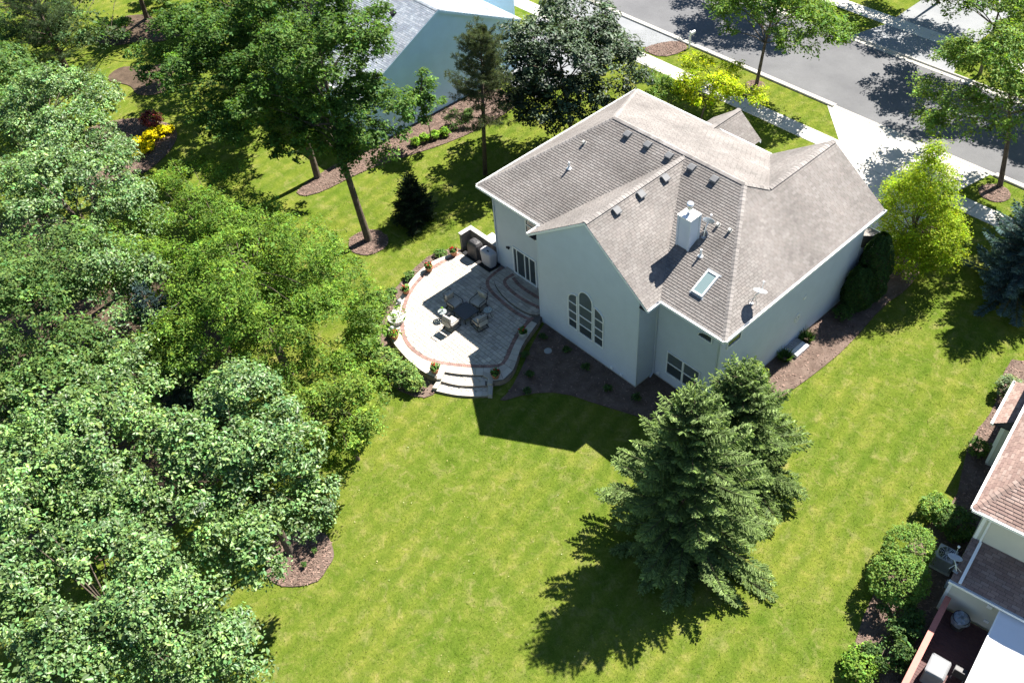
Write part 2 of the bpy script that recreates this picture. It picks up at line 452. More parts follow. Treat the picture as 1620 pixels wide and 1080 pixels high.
bed('mulch_bed', [(-14.3, 1.2), (-15.2, -.6), (-14.9, -2.4), (-14.2, -4.6), (-13.6, -6.6), (-12.2, -8.2), (-10.2, -8.9), (-8.2, -9.2), (-6.4, -8.6), (-6.1, -7.7), (-7.4, -7), (-10.5, -6.5), (-12, -5.5), (-13, -3), (-13.2, 0)], smooth=1)
bed('mulch_bed', ring(-19.0, -2.75, 1.28, seed=1))
bed('mulch_bed', ring(-2.95, -18.75, 1.62, seed=2))
bed('mulch_bed', [(-27.6, -3), (-25.6, -3), (-25.4, 2), (-24.4, 5), (-23.4, 8.6), (-23.2, 12), (-23.6, 15), (-27.6, 15)])
bed('mulch_bed', ring(-12.25, 28.0, .72, seed=3))
bed('mulch_bed', ring(6.45, 27.75, .95, seed=4))
bed('mulch_bed', [(-22.0, 26.3), (-20.0, 26.4), (-19.3, 28.2), (-19.6, 29.2), (-20.9, 29.2), (-21.8, 27.6)], smooth=1)
bed('gravel_bed', [(-37.6, -13.5), (-36.6, -10), (-37.6, -6.8), (-39.8, -4.7), (-42.5, -5.2), (-45, -7.4), (-45.5, -10.5), (-42, -12)], 'mulch')
bed('mulch_bed', [(-51, -5.6), (-48.6, -4.2), (-46.8, -4.8), (-45.4, -3.2), (-46.0, -1.9), (-47.6, -1.4), (-48.0, -.2), (-49.8, -.8), (-50.2, -2.4), (-52.2, -3.4)], 'soil')
bed('mulch_bed', [(-58, -3.4), (-55.6, -2.4), (-54.8, -.6), (-53.4, .4), (-52.6, 2.4), (-54.2, 3.2), (-56, 2.2), (-58.6, 2.6), (-60.4, .2)], 'soil')
bed('woodland_floor', [(-11, -30), (-8, -21), (-12.5, -15.5), (-20, -13), (-27, -12.5), (-33, -14.5), (-40, -17), (-40, -34), (-20, -36)], 'soil')
bed('mulch_bed', [(14.0, 15.8), (14.3, 13.6), (15.1, 11.6), (15.2, 9.0), (15.9, 7.0), (16.6, 5.2), (16.4, 3.2), (16.3, .8), (16.6, -2.0), (17.8, -5.6), (20, -6), (20, 4), (18, 16)], smooth=1)
# loose bark chips over the beds
rnd = random.Random(5); cv = []; cf = []; cc = []
for p, mt in BEDS['all']:
    if mt != 'mulch': continue
    xs_ = [q[0] for q in p]; ys_ = [q[1] for q in p]; a_ = abs(area(p))
    for _ in range(int(min(a_, 45)*150)):
        x, y = rnd.uniform(min(xs_), max(xs_)), rnd.uniform(min(ys_), max(ys_))
        if not inside(p, x, y): continue
        a = rnd.uniform(0, 6.3); L = rnd.uniform(.03, .09); W = rnd.uniform(.012, .03); t = rnd.uniform(-.03, .03); b0 = len(cv)
        z = .06+rnd.uniform(0, .02); ca, sa = math.cos(a), math.sin(a)
        cv += [(x-ca*L-sa*W, y-sa*L+ca*W, z-t), (x-ca*L+sa*W, y-sa*L-ca*W, z-t), (x+ca*L+sa*W, y+sa*L-ca*W, z+t), (x+ca*L-sa*W, y+sa*L+ca*W, z+t)]
        cf.append((b0, b0+1, b0+2, b0+3)); k = rnd.uniform(.6, 1.9); cc.append((.15*k, .10*k, .08*k))
mb = MB(); mb.v, mb.f, mb.c = cv, cf, cc
M['chips'] = vcol_mat('bark_chips', nvar=.2, bmp=0)
tag(mb.build('bark_chips', M['chips']), 'loose brown bark chips scattered over the planting beds', 'bark chips', kind='stuff')

# ------------------------------------------------------------------ building kit
def shingles(mb, poly3, u, v, colors, seed=0, ex=.145, tab=.31, lift=.019, jit=.05):
    """thin overlapping tabs laid over one convex roof face"""
    O = Vector(poly3[0]); U = Vector(u).normalized(); V = Vector(v).normalized(); Nn = U.cross(V).normalized()
    if Nn.z < 0: Nn = -Nn
    p2 = [((Vector(p)-O).dot(U), (Vector(p)-O).dot(V)) for p in poly3]
    u0, u1 = min(p[0] for p in p2), max(p[0] for p in p2); v0, v1 = min(p[1] for p in p2), max(p[1] for p in p2)
    rnd = random.Random(seed); r = 0; y = v0
    while y < v1:
        x = u0 - tab*((.25, .75, .5, 1.0)[r % 4]+rnd.uniform(-.04, .04))
        while x < u1:
            wd = tab*rnd.uniform(1-jit, 1+jit)
            q = clip_convex([(x+.007, y), (x+wd-.007, y), (x+wd-.007, y+ex), (x+.007, y+ex)], p2)
            if len(q) > 2 and abs(area(q)) > 5e-4:
                k = rnd.uniform(.92, 1.08); cb = rnd.choice(colors); c = (cb[0]*k, cb[1]*k, cb[2]*k)
                h = lambda vv: .006+lift*(1-(vv-y)/ex)
                mb.poly([O+U*a+V*b_+Nn*h(b_) for a, b_ in q], c)
                for i in range(len(q)):
                    a, b_ = q[i], q[(i+1) % len(q)]
                    if abs(a[1]-y) < 1e-5 and abs(b_[1]-y) < 1e-5:
                        mb.poly([O+U*a[0]+V*y, O+U*b_[0]+V*y, O+U*b_[0]+V*y+Nn*h(y), O+U*a[0]+V*y+Nn*h(y)], tuple(t*.5 for t in c))  # butt edges coloured darker, painting in the shadow line of each course
            x += wd
        y += ex; r += 1
def clapboards(mb, fr, poly2, ex=.14, out=.027):
    O, U, V, Nn = fr; v0, v1 = min(p[1] for p in poly2), max(p[1] for p in poly2); u0, u1 = min(p[0] for p in poly2)-1, max(p[0] for p in poly2)+1
    y = v0
    while y < v1:
        q = clip_convex([(u0, y), (u1, y), (u1, y+ex), (u0, y+ex)], poly2)
        if len(q) > 2:
            mb.poly([O+U*a+V*b_+Nn*(.004+out*(1-(b_-y)/ex)) for a, b_ in q])
            for i in range(len(q)):
                a, b_ = q[i], q[(i+1) % len(q)]
                if abs(a[1]-y) < 1e-5 and abs(b_[1]-y) < 1e-5:
                    mb.poly([O+U*a[0]+V*y, O+U*b_[0]+V*y, O+U*b_[0]+V*y+Nn*(.004+out), O+U*a[0]+V*y+Nn*(.004+out)])
        y += ex
def ridge_caps(mb, a, b_, colors, seed=0, step=.22, wd=.15, up=.03):
    a, b_ = Vector(a), Vector(b_); d = (b_-a); L = d.length; t = d/L
    side = t.cross(Vector((0, 0, 1))).normalized(); nn = side.cross(t).normalized()
    rnd = random.Random(seed); s_ = 0
    while s_ < L-.02:
        e = min(L, s_+step*1.18); k = rnd.uniform(.85, 1.15); c = tuple(x*k for x in rnd.choice(colors))
        p0, p1 = a+t*s_, a+t*e; h0, h1 = up+.016, up+.002
        dz = -wd*.42
        P = [p0+nn*h0, p1+nn*h1, p1+side*wd+nn*(h1+dz), p0+side*wd+nn*(h0+dz), p1-side*wd+nn*(h1+dz), p0-side*wd+nn*(h0+dz)]
        mb.poly([P[0], P[1], P[2], P[3]], c); mb.poly([P[1], P[0], P[5], P[4]], c)
        mb.poly([P[0], P[3], P[3]-nn*.03, P[0]-nn*.03], tuple(x*.5 for x in c)); mb.poly([P[5], P[0], P[0]-nn*.03, P[5]-nn*.03], tuple(x*.5 for x in c))
        s_ += step
def rect(x0, x1, z0, z1): return [(x0, z0), (x1, z0), (x1, z1), (x0, z1)]
def shrink(poly, d):
    cx = (min(p[0] for p in poly)+max(p[0] for p in poly))/2; cz = (min(p[1] for p in poly)+max(p[1] for p in poly))/2
    hx = (max(p[0] for p in poly)-min(p[0] for p in poly))/2; hz = (max(p[1] for p in poly)-min(p[1] for p in poly))/2
    return [(cx+(p[0]-cx)*(hx-d)/hx, cz+(p[1]-cz)*(hz-d)/hz) for p in poly]
def window(parent, fr, outer, bars=(), vbars=(), fw=.06, name='window', blind=None, out=.085):
    inner = shrink(outer, fw); mb = MB(); mb.fring(fr, outer, inner, -.02, out)
    win = mb.build(name, M['trim'], parent)
    zs = [min(p[1] for p in inner)]+sorted(bars)+[max(p[1] for p in inner)]
    us = [min(p[0] for p in inner)]+sorted(vbars)+[max(p[0] for p in inner)]
    bw = .028
    for a, b_ in zip(zs[:-1], zs[1:]):
        for c_, d_ in zip(us[:-1], us[1:]):
            q = clip_convex(inner, rect(c_+(bw if c_ != us[0] else -1), d_-(bw if d_ != us[-1] else -1), a+(bw if a != zs[0] else -1), b_-(bw if b_ != zs[-1] else -1)))
            if len(q) > 2:
                mb = MB(); mb.fprism(fr, q, .034, .042); mb.build('pane', M['glass'] if a == zs[0] else M['glass_pale'], win)
    for q, dd in [(clip_convex(inner, rect(-99, 99, z-bw, z+bw)), .012) for z in bars]+[(clip_convex(inner, rect(u-bw, u+bw, -99, 99)), .009) for u in vbars]:
        if len(q) > 2: mb = MB(); mb.fprism(fr, q, .0, out-dd); mb.build('glazing_bar', M['trim'], win)
    return win
def gutter(mb, a, b_, wd=.13, ht=.13, out=None):
    """box gutter hung along an eave a->b_, outward direction out"""
    a, b_ = Vector(a), Vector(b_); t = (b_-a).normalized(); L = (b_-a).length; o = Vector(out)
    fr = (a, t, o, Vector((0, 0, 1)))
    mb.obox(fr, -.02, L+.02, -.025, 0.0, -.17, -.012)             # fascia
    mb.obox(fr, -.03, L+.03, 0.004, wd, -ht-.005, -ht+.01)        # trough floor
    mb.obox(fr, -.03, L+.03, wd-.012, wd+.012, -ht, .012)         # trough lip
    mb.obox(fr, -.03, -.015, .004, wd-.014, -ht+.012, .0); mb.obox(fr, L+.015, L+.03, .004, wd-.014, -ht+.012, .0)

# ------------------------------------------------------------------ the house
HE = 6.2; xL, xR, yR, yFr = -11.77, 5.655, .87, 14.1; xh, xm, yr, HR = -7.464, 1.266, 7.406, 9.356
xw, yw, HW = 2.009, 8.54, 8.822; xv = -1.636; xg1, xg2, xgp, HG, yV = -6.6, 1.72, -2.44, 9.277, 7.24
wl_, wr_, wb_, wf_ = -11.23, 5.117, 1.41, 13.56
house = empty('house', (-3, 7, 0), label='light grey sided two storey house with brown shingle roof behind the patio', cat='house')
X, Y, Z = Vector((1, 0, 0)), Vector((0, 1, 0)), Vector((0, 0, 1))
mb = MB(); mb.box(wl_, wr_, wb_, wf_, -.1, 6.02); mb.box(-6.06, 1.18, .0, wb_+.1, -.1, 6.02)
frG = frame((0, 0, 0), X, Z, -Y)
gtri = [(-6.06, 6.0), (1.18, 6.0), (xgp, 6.0+3.62*.7397+.3)]
gpoly = [(-6.06, .1), (1.18, .1), (1.18, 6.42), (xgp, HG-.12), (-6.06, 6.42)]
mb.fprism(frG, [(-6.06, 5.9), (1.18, 5.9), (1.18, 6.42), (xgp, HG-.12), (-6.06, 6.42)], -1.5, 0)
frW = frame((0, wf_, 0), X, Z, Y)
mb.fprism(frW, [(-1.1, 5.9), (wr_, 5.9), (wr_, 6.4), (xw, HW-.12), (-1.1, 6.4)], -1.0, 0)
# entry bay and garage bay on the street side
mb.box(-7.15, -4.05, wf_-.1, 16.1, -.1, 4.95); mb.fprism(frame((0, 16.1, 0), X, Z, Y), [(-7.15, 4.9), (-4.05, 4.9), (-5.6, 6.2)], -2.5, 0)
mb.box(-1.1, wr_-.004, wf_-.1, 15.1, -.1, 3.62)
mb.build('wall', M['siding'], house)
def side(polys):
    mb = MB()
    for fr, p in polys: clapboards(mb, fr, p)
    return mb.build('siding', M['siding'], house, kind='stuff')
frR = frame((0, wb_, 0), X, Z, -Y); frE = frame((wr_, 0, 0), Y, Z, X); frGl = frame((-6.06, 0, 0), Y, Z, -X); frGr = frame((1.18, 0, 0), Y, Z, X); frL = frame((wl_, 0, 0), Y, Z, -X)
side([(frG, gpoly)]); side([(frR, rect(wl_, -6.06, .1, 6.02))]); side([(frR, rect(1.18, wr_, .1, 6.02))])
side([(frE, rect(wb_, wf_, .1, 6.02))]); side([(frGl, rect(0, wb_, .1, 6.02)), (frGr, rect(0, wb_, .1, 6.02))]); side([(frL, rect(wb_, wf_, .1, 6.02))])
side([(frE, rect(wf_+.03, 15.1, .1, 3.6))]); side([(frame((0, 16.1, 0), X, Z, Y), [(-7.15, .1), (-4.05, .1), (-4.05, 4.9), (-5.6, 6.2), (-7.15, 4.9)])])
# corner boards and concrete footing
for x, y, sx, sy in ((-6.06, 0, -1, -1), (1.18, 0, 1, -1), (wl_, wb_, -1, -1), (wr_, wb_, 1, -1), (wr_, wf_, 1, 1)):
    mb = MB(); mb.box(min(x+sx*.03, x-sx*.09), max(x+sx*.03, x-sx*.09), min(y+sy*.028, y-sy*.005), max(y+sy*.028, y-sy*.005), .1, 6.0)
    mb.box(min(x+sx*.033, x-sx*.005), max(x+sx*.033, x-sx*.005), min(y+sy*.025, y-sy*.09), max(y+sy*.025, y-sy*.09), .1, 6.0)
    mb.build('corner_board', M['siding'], house)
mb = MB(); mb.box(-6.09, 1.21, -.035, .0, -.1, .12); mb.box(1.18, 5.15, wb_-.035, wb_, -.1, .12); mb.box(wr_, wr_+.035, wb_, wf_, -.1, .12); mb.box(1.18, 1.215, 0, wb_-.036, -.1, .12)
mb.build('footing', M['kerb'], house)
# roof deck
E1, E2, E4, E5 = (xL, yR, HE), (xL, yFr, HE), (xR, yR, HE), (xR, yFr, HE)
R1, Mm, Ww, Pp, Vv = (xh, yr, HR), (xm, yr, HR), (xw, yw, HW), (xw, yFr, HW), (xv, yFr, HE)
hy = yR+(yr-yR)*(xR-xw)/(xR-xm); Hx = (xw, hy, HE+(HR-HE)*(xR-xw)/(xR-xm))
GV = (xgp, yV, HG)
yGe = -.11
rear_v = Vector((0, 1, .4829)); front_v = Vector((0, -1, .4715)); right_v = Vector((-1, 0, .7191)); left_v = Vector((1, 0, .733))
faces = [([E1, (xg1, yR, HE), GV, (xgp, yr, HR), R1], X, rear_v), ([(xg2, yR, HE), E4, Mm, (xgp, yr, HR), GV], X, rear_v),
         ([E2, R1, Mm, Ww, Vv], X, front_v), ([E1, R1, E2], Y, left_v), ([E4, E5, Pp, Hx], Y, right_v), ([Hx, Ww, Mm], Y, right_v), ([Ww, Pp, Vv], Y, Vector((1, 0, .7191))),
         ([(xg1, yGe, HE), (xgp, yGe, HG), GV, (xg1, yR, HE)], Y, Vector((1, 0, .7397))), ([(xg2, yGe, HE), (xg2, yR, HE), GV, (xgp, yGe, HG)], Y, Vector((-1, 0, .7397))),
         # entry gable and garage pent roof
         ([(-7.4, 16.4, 5.0), (-5.6, 16.4, 6.4), (-5.6, 13.6, 6.4), (-7.4, 13.6, 5.0)], Y, Vector((1, 0, .778))), ([(-3.8, 16.4, 5.0), (-5.6, 16.4, 6.4), (-5.6, 13.6, 6.4), (-3.8, 13.6, 5.0)], Y, Vector((-1, 0, .778))),
         ([(-1.4, 15.55, 3.45), (5.6, 15.55, 3.45), (5.1, 13.58, 4.4), (-1.1, 13.58, 4.4)], X, Vector((0, -1, .482)))]
mb = MB()
for p, u, v in faces: mb.poly(p)
for p in ([E1, E4, E5, E2],): mb.poly([(q[0], q[1], HE-.17) for q in p])
for a, b_ in ((xg1, -6.09), (1.21, xg2)): mb.poly([(a, yGe, HE-.17), (b_, yGe, HE-.17), (b_, yR, HE-.17), (a, yR, HE-.17)])
mb.poly([(5.6, 15.55, 3.45), (5.1, 13.58, 4.4), (5.1, 13.58, 3.45)])
roof = mb.build('roof', M['deck_dark'], house)
SHC = [(.196, .178, .164), (.206, .188, .174), (.188, .169, .157), (.213, .195, .181), (.20, .179, .165)]
for i, (p, u, v) in enumerate(faces):
    mb = MB(); shingles(mb, p, u, v, SHC, seed=10+i); mb.build('shingles', M['shingle'], roof, kind='stuff')
CAP = [(.245, .224, .208), (.23, .209, .195), (.26, .238, .222)]
for i, (a, b_) in enumerate(((R1, Mm), (E1, R1), (E2, R1), (E4, Mm), (Ww, Pp), (Mm, Ww), ((xgp, yGe, HG), GV), ((-5.6, 16.4, 6.4), (-5.6, 13.6, 6.4)))):
    mb = MB(); ridge_caps(mb, a, b_, CAP, i); mb.build('ridge_cap', M['shingle'], roof, kind='stuff')
for a, b_, o in ((E1, (xg1-.02, yR, HE), -Y), ((xg2+.02, yR, HE), E4, -Y), ((xR, yR, HE), (xR, yFr, HE), X), (E2, Vv, Y), ((xL, yFr, HE), E1, -X), ((xg2, yGe+.02, HE), (xg2, yR-.0, HE), X), ((xg1, yGe+.02, HE), (xg1, yR, HE), -X)):
    mb = MB(); gutter(mb, a, b_, out=o); mb.build('gutter', M['trim'], house)
# rake boards of the gables
def rake(fr, p, q, d=.2, w0=-.03, w1=.012):
    (a, b_), (c_, e) = p, q
    mb = MB(); mb.fprism(fr, [(a, b_-d), (c_, e-d), (c_, e-.01), (a, b_-.01)], w0, w1); mb.build('rake_board', M['trim'], house)
frGe = frame((0, yGe, 0), X, Z, -Y)
rake(frGe, (xg1, HE), (xgp, HG), w0=-.12, d=.16); rake(frGe, (xgp, HG), (xg2, HE), w0=-.12, d=.16)
frWe = frame((0, yFr, 0), X, Z, Y); rake(frWe, (xv, HE), (xw, HW)); rake(frWe, (xw, HW), (xR, HE))
frPe = frame((0, 16.4, 0), X, Z, Y); rake(frPe, (-7.4, 5.0), (-5.6, 6.4)); rake(frPe, (-5.6, 6.4), (-3.8, 5.0))
mb = MB(); mb.box(5.1, 5.6, 15.53, 15.6, 3.3, 3.44); mb.box(-1.4, 5.6, 15.56, 15.66, 3.3, 3.44); mb.build('gutter', M['trim'], house)
# downspouts
for pts in ([(wl_+.09, wb_-.42, 6.0), (wl_+.09, wb_-.06, 5.7), (wl_+.09, wb_-.06, .6)], [(-6.13, wb_-.42, 6.02), (-6.14, wb_-.06, 5.6), (-6.14, wb_-.06, .5)],
            [(wr_-.08, wb_-.42, 6.0), (wr_-.08, wb_-.06, 5.7), (wr_-.08, wb_-.06, .1)], [(1.30, yR-.06, 6.0), (1.24, wb_-.08, 5.6), (1.24, wb_-.08, .2), (1.3, wb_-.4, .1)]):
    mb = MB(); mb.tube(pts, .045, 6); mb.build('downspout', M['siding'], house)
# gable window group
def arc(cx, cz, rx, rz, a0, a1, n=10): return [(cx+rx*math.cos(a0+(a1-a0)*i/n), cz+rz*math.sin(a0+(a1-a0)*i/n)) for i in range(n+1)]
pi = math.pi
window(house, frG, [(-3.75, 1.33), (-3.05, 1.33)]+arc(-3.05, 3.42, .70, .55, pi/2, pi, 10), bars=(1.95, 2.56, 3.22), fw=.055)
window(house, frG, [(-2.96, 1.30), (-1.92, 1.30)]+arc(-2.44, 4.05, .52, .54, 0, pi, 16), bars=(2.0, 2.66, 3.45), fw=.055)
window(house, frG, [(-1.83, 1.33), (-1.13, 1.33)]+arc(-1.83, 3.42, .70, .55, 0, pi/2, 10), bars=(1.95, 2.56, 3.22), fw=.055)
window(house, frR, rect(2.06, 3.13, .82, 2.46), bars=(1.64,), fw=.055); window(house, frR, rect(3.135, 4.2, .82, 2.46), bars=(1.64,), fw=.055)
window(house, frR, [(3.78, 4.86), (4.66, 4.86), (4.66, 5.33)]+arc(4.46, 4.98, .66, .35, pi/2, pi, 8)[0:], fw=.05)
window(house, frR, rect(-8.46, -7.3, 4.2, 5.62), bars=(4.95,), fw=.06)
window(house, frE, rect(1.9, 3.0, 4.45, 5.7), bars=(5.1,), fw=.06)
# oval window and vent on the side wall
ov = arc(8.25, 2.04, .20, .29, 0, 2*pi*15/16, 15); ow = window(house, frE, ov, bars=(1.94, 2.14), vbars=(8.25,), fw=.05)
mb = MB(); mb.obox(frE, 8.5, 8.68, 3.2, 3.4, .01, .07); mb.build('vent_hood', M['trim'], house)
for fr, u, v in ((frG, -.5, .33), (frG, .2, .30), (frR, 1.55, .35)):
    mb = MB(); mb.obox(fr, u-.07, u+.07, v-.07, v+.07, .01, .09); mb.build('vent_hood', M['trim'], house)
# sliding door with screen and its lamp
door = MB(); door.fring(frR, rect(-9.72, -7.74, .58, 2.62), rect(-9.64, -7.82, .64, 2.54), -.02, .095); door = door.build('sliding_door', M['trim'], house)
for u0, u1, wv in ((-9.62, -9.42, .05), (-9.36, -8.76, .05), (-8.68, -8.35, .044), (-8.30, -7.84, .044)):
    mb = MB(); mb.obox(frR, u0, u1, .68, 2.5, wv-.012, wv); mb.build('pane', M['glass'], door)
for u in (-9.39, -8.72, -8.325): mb = MB(); mb.obox(frR, u-.03, u+.03, .645, 2.535, .0, .075); mb.build('stile', M['trim'], door)
mb = MB(); mb.obox(frR, -7.9, -7.86, 1.5, 1.7, .03, .1); mb.build('handle', M['black'], door)
mb = MB(); mb.obox(frR, -10.14, -10.02, 2.22, 2.34, .0, .05); mb.lathe([(.0, 0), (.05, .02), (.06, .1), (.03, .14)], (-10.14, wb_-.14, 2.24), 10); mb.lathe([(.0, 0), (.05, .02), (.06, .1), (.03, .14)], (-10.0, wb_-.14, 2.24), 10)
mb.build('wall_lamp', M['dark_metal'], house)
mb = MB(); mb.obox(frR, -9.94, -9.82, .95, 1.12, .01, .05); mb.build('socket_box', M['siding'], house)
# chimney
cx0, cx1, cy0, cy1, ct = .47, 1.19, 3.42, 4.13, 9.24
mb = MB(); mb.box(cx0, cx1, cy0, cy1, 7.2, ct); ch = mb.build('chimney', M['siding'], house)
mb = MB()
for fr, a, b_ in ((frame((0, cy0, 0), X, Z, -Y), cx0, cx1), (frame((cx1, 0, 0), Y, Z, X), cy0, cy1), (frame((0, cy1, 0), X, Z, Y), cx0, cx1), (frame((cx0, 0, 0), Y, Z, -X), cy0, cy1)):
    clapboards(mb, fr, rect(a, b_, 7.3, ct), .105, .016)
mb.build('siding', M['siding'], ch, kind='stuff')
for x, y in ((cx0, cy0), (cx1, cy0), (cx1, cy1)):
    mb = MB(); mb.box(x-.05, x+.05, y-.05, y+.05, 7.25, ct-.005); mb.build('corner_board', M['siding'], ch)
mb = MB(); mb.box(cx0-.06, cx1+.06, cy0-.06, cy1+.06, ct, ct+.07); mb.build('cap', M['white_paint'], ch)
mb = MB(); mb.lathe([(.13, 0), (.13, .06), (.09, .08), (.09, .34), (.15, .36), (.15, .56), (.17, .57), (.19, .60), (.15, .66), (0, .68)], ((cx0+cx1)/2-.02, (cy0+cy1)/2, ct+.07), 18); mb.build('flue', M['galv'], ch, smooth=False)
# roof furniture
def on_rear(x, y): return HE+.4829*(y-yR)
nR = Vector((0, -.4829, 1)).normalized(); nGR = Vector((.7397, 0, 1)).normalized()
def roof_vent(P, U, V, Nn):
    """box vent: flashing, stub and sloping hood open downhill"""
    fr = (Vector(P), U, V, Nn); mb = MB()
    mb.obox(fr, -.22, .22, -.22, .24, .018, .03)
    mb.obox(fr, -.13, .13, -.13, .13, .03, .13)
    mb.fprism((Vector(P), V, Nn, U), [(-.20, .11), (-.20, .16), (-.16, .19), (.14, .17), (.2, .10), (.2, .06)], -.19, .19)
    return mb.build('roof_vent', M['roofvent'], roof)
VR = Vector((0, 1, .4829)).normalized(); VG = Vector((-1, 0, .7397)).normalized()
for x in (-6.0, -4.57, -3.1, -1.6, -.14): roof_vent((x, 6.9, on_rear(x, 6.9)), X, VR, nR)
for y in (5.37, 3.55, 1.78): roof_vent((-2.12, y, HG-.7397*.32), Y, VG, nGR)
for x, y in ((-7.89, 5.5), (1.62, 5.12), (2.32, 5.16)):
    fr = (Vector((x, y, on_rear(x, y))), X, VR, nR); mb = MB(); mb.obox(fr, -.1, .1, -.1, .12, .02, .03); mb.obox(fr, -.075, .075, -.075, .075, .03, .2); mb.build('roof_vent', M['pebble'], roof)
for x, y in ((-7.6, 4.0), (1.92, 3.5)):
    z = on_rear(x, y); mb = MB(); mb.lathe([(.055, 0), (.055, .44), (.04, .44), (.04, .2)], (x, y, z-.02), 12); mb.lathe([(.16, 0), (.07, .09)], (x, y, z+.01), 12)
    mb.build('plumbing_pipe', M['white_paint'], roof)
fr = (Vector((3.08, 2.52, on_rear(0, 2.52))), X, VR, nR)
mb = MB(); mb.fring(fr, rect(-.34, .34, -.66, .66), rect(-.26, .26, -.58, .58), .0, .14); sl = mb.build('skylight', M['trim'], roof)
mb = MB(); mb.obox(fr, -.26, .26, -.58, .58, .09, .11); mb.build('pane', M['skyglass'], sl)
for a, b_ in ((-.76, -.665), (.665, .76)): mb = MB(); mb.obox(fr, -.42, .42, a, b_, .018, .035); mb.build('flashing', M['vent'], sl)

# satellite dishes stand on the roof
def dish(loc, foot, centre, normal, label, dia=.62, group='satellite dishes'):
    root = empty('satellite_dish', foot, label=label, cat='satellite dish')
    c = Vector(centre); nn = Vector(normal).normalized(); f = Vector(foot)
    mb = MB(); r_ = dia/2
    mb.lathe([(0.001, -.07)]+[(r_*t, -.07+.07*t*t) for t in (.25, .5, .75, 1)]+[(r_, .012), (r_*.97, .012)]+[(r_*t, -.058+.07*t*t) for t in (.75, .5, .25)]+[(.001, -.058)], c, 28, nn); mb.build('dish', M['dishgrey'], root, smooth=True)
    back = c-nn*.1
    mb = MB(); mb.tube([f, f+Vector((0, 0, .06)), Vector((f.x*.5+back.x*.5, f.y*.5+back.y*.5, back.z-.12)), back], .025, 8); mb.build('mast', M['galv'], root)
    side_ = nn.cross(Vector((0, 0, 1))).normalized(); upd = side_.cross(nn)
    if upd.z > 0: upd = -upd
    mb = MB(); e = c+nn*.42+upd*.18; mb.tube([back, c+upd*(r_*.98)-nn*.01, e], .014, 6); mb.build('feed_arm', M['galv'], root)
    mb = MB(); mb.rbox(e.x, e.y, e.z, .1, .07, .09, .02); mb.build('feed_horn', M['white_paint'], root)
    for s_ in (-1, 1):
        mb = MB(); q = f+side_*s_*.28; mb.tube([Vector((q.x, q.y, f.z)), f*.45+back*.55], .012, 6); mb.build('strut', M['galv'], root)
    mb = MB(); mb.rbox(f.x, f.y, f.z+.02, .2, .2, .04, .01); mb.build('foot', M['vent'], root)
dish(0, (1.42, 4.28, on_rear(0, 4.28)+.02), (1.30, 4.72, 8.6), (-.35, .85, .42), 'grey satellite dish on a mast beside the chimney')
dish(0, (5.2, 3.35, HE+.7191*(xR-5.2)+.02), (5.42, 3.6, 7.35), (-.12, .42, .9), 'grey satellite dish at the right roof corner above the gutter', .66)

# ------------------------------------------------------------------ the patio
PZ = .40
left_edge = smooth_open([(-13.72, .45), (-14.1, -.6), (-14.3, -1.5), (-14.1, -2.7), (-13.7, -3.7), (-13.15, -4.7), (-12.6, -5.75), (-11.95, -6.55), (-11.2, -7.0), (-10.42, -7.28), (-9.4, -7.44), (-8.4, -7.5), (-7.4, -7.45), (-6.55, -7.2)], 2)
right_edge = smooth_open([(-4.52, -5.38), (-4.05, -4.95), (-3.98, -4.4), (-4.2, -3.75), (-4.7, -3.05), (-5.05, -2.5), (-5.35, -1.8), (-5.65, -.9), (-5.93, -.06)], 2)
step_top = smooth_open([(-6.78, -6.68), (-6.12, -6.28), (-5.45, -5.73), (-4.8, -5.11)], 1)
outline = left_edge + step_top + right_edge + [(-6.0, 1.38), (-10.9, 1.38), (-10.9, .42)]
band = smooth_open([(-13.55, .3), (-13.72, -.7), (-13.80, -1.6), (-13.62, -2.68), (-13.17, -3.91), (-12.49, -4.9), (-11.56, -5.81), (-10.61, -6.47), (-9.75, -6.77), (-8.83, -6.83), (-7.82, -6.6), (-6.92, -6.05), (-6.0, -5.35), (-5.2, -4.6), (-4.86, -4.15), (-5.0, -3.66), (-5.43, -2.97), (-5.8, -2.25), (-6.04, -1.67), (-6.24, -.8), (-6.3, -.3)], 2)
patio = empty('patio', (-9, -3, 0), kind='structure')
mb = MB(); mb.prism(outline, -.05, PZ-.025); mb.build('base', M['sand'], patio)
PVC = [(.46, .415, .355), (.49, .445, .385), (.435, .39, .335), (.505, .455, .39), (.45, .41, .36)]
rnd = random.Random(21)
def cells(x0, x1, y0, y1, rnd):
    y = y0
    while y < y1:
        h = rnd.choice((.2, .24, .24, .30)); x = x0-rnd.uniform(0, .3)
        while x < x1:
            wd = rnd.choice((.2, .24, .30, .36))
            yield x, y, wd, h
            x += wd
        y += h
def paver_fill(poly, z, x0, x1, y0, y1, colors, rnd, thick=.05):
    out = []
    for x, y, wd, h in cells(x0, x1, y0, y1, rnd):
        gq = .011; c_ = rnd.choice(colors); k = rnd.uniform(.84, 1.14); c = tuple(t*k for t in c_); zz = z+rnd.uniform(-.003, .003)
        rc = rect(x+gq, x+wd-gq, y+gq, y+h-gq)
        if all(inside(poly, *p) for p in rc) : q = rc
        else:
            if not any(inside(poly, *p) for p in rc) and not inside(poly, x+wd/2, y+h/2): continue
            q = clip_convex(poly, rc)
            if len(q) < 3 or abs(area(q)) < .004: continue
        m_ = MB(); m_.prism(q, z-thick, zz, c); out.append(m_)
    return out
band_in = offset_line(band, .11)
field = band_in + [(-6.15, -.1), (-6.1, 1.3), (-10.85, 1.3), (-10.93, .42), (-13.35, .42)]
pav = paver_fill(field, PZ, -14, -4, -7.2, 1.4, PVC, rnd)
pav.sort(key=lambda m_: -abs(area([(p[0], p[1]) for p in m_.v[:len(m_.v)//2]])))
for m_ in pav[:230]: m_.build('paver', M['paver'], patio)
mb = MB()
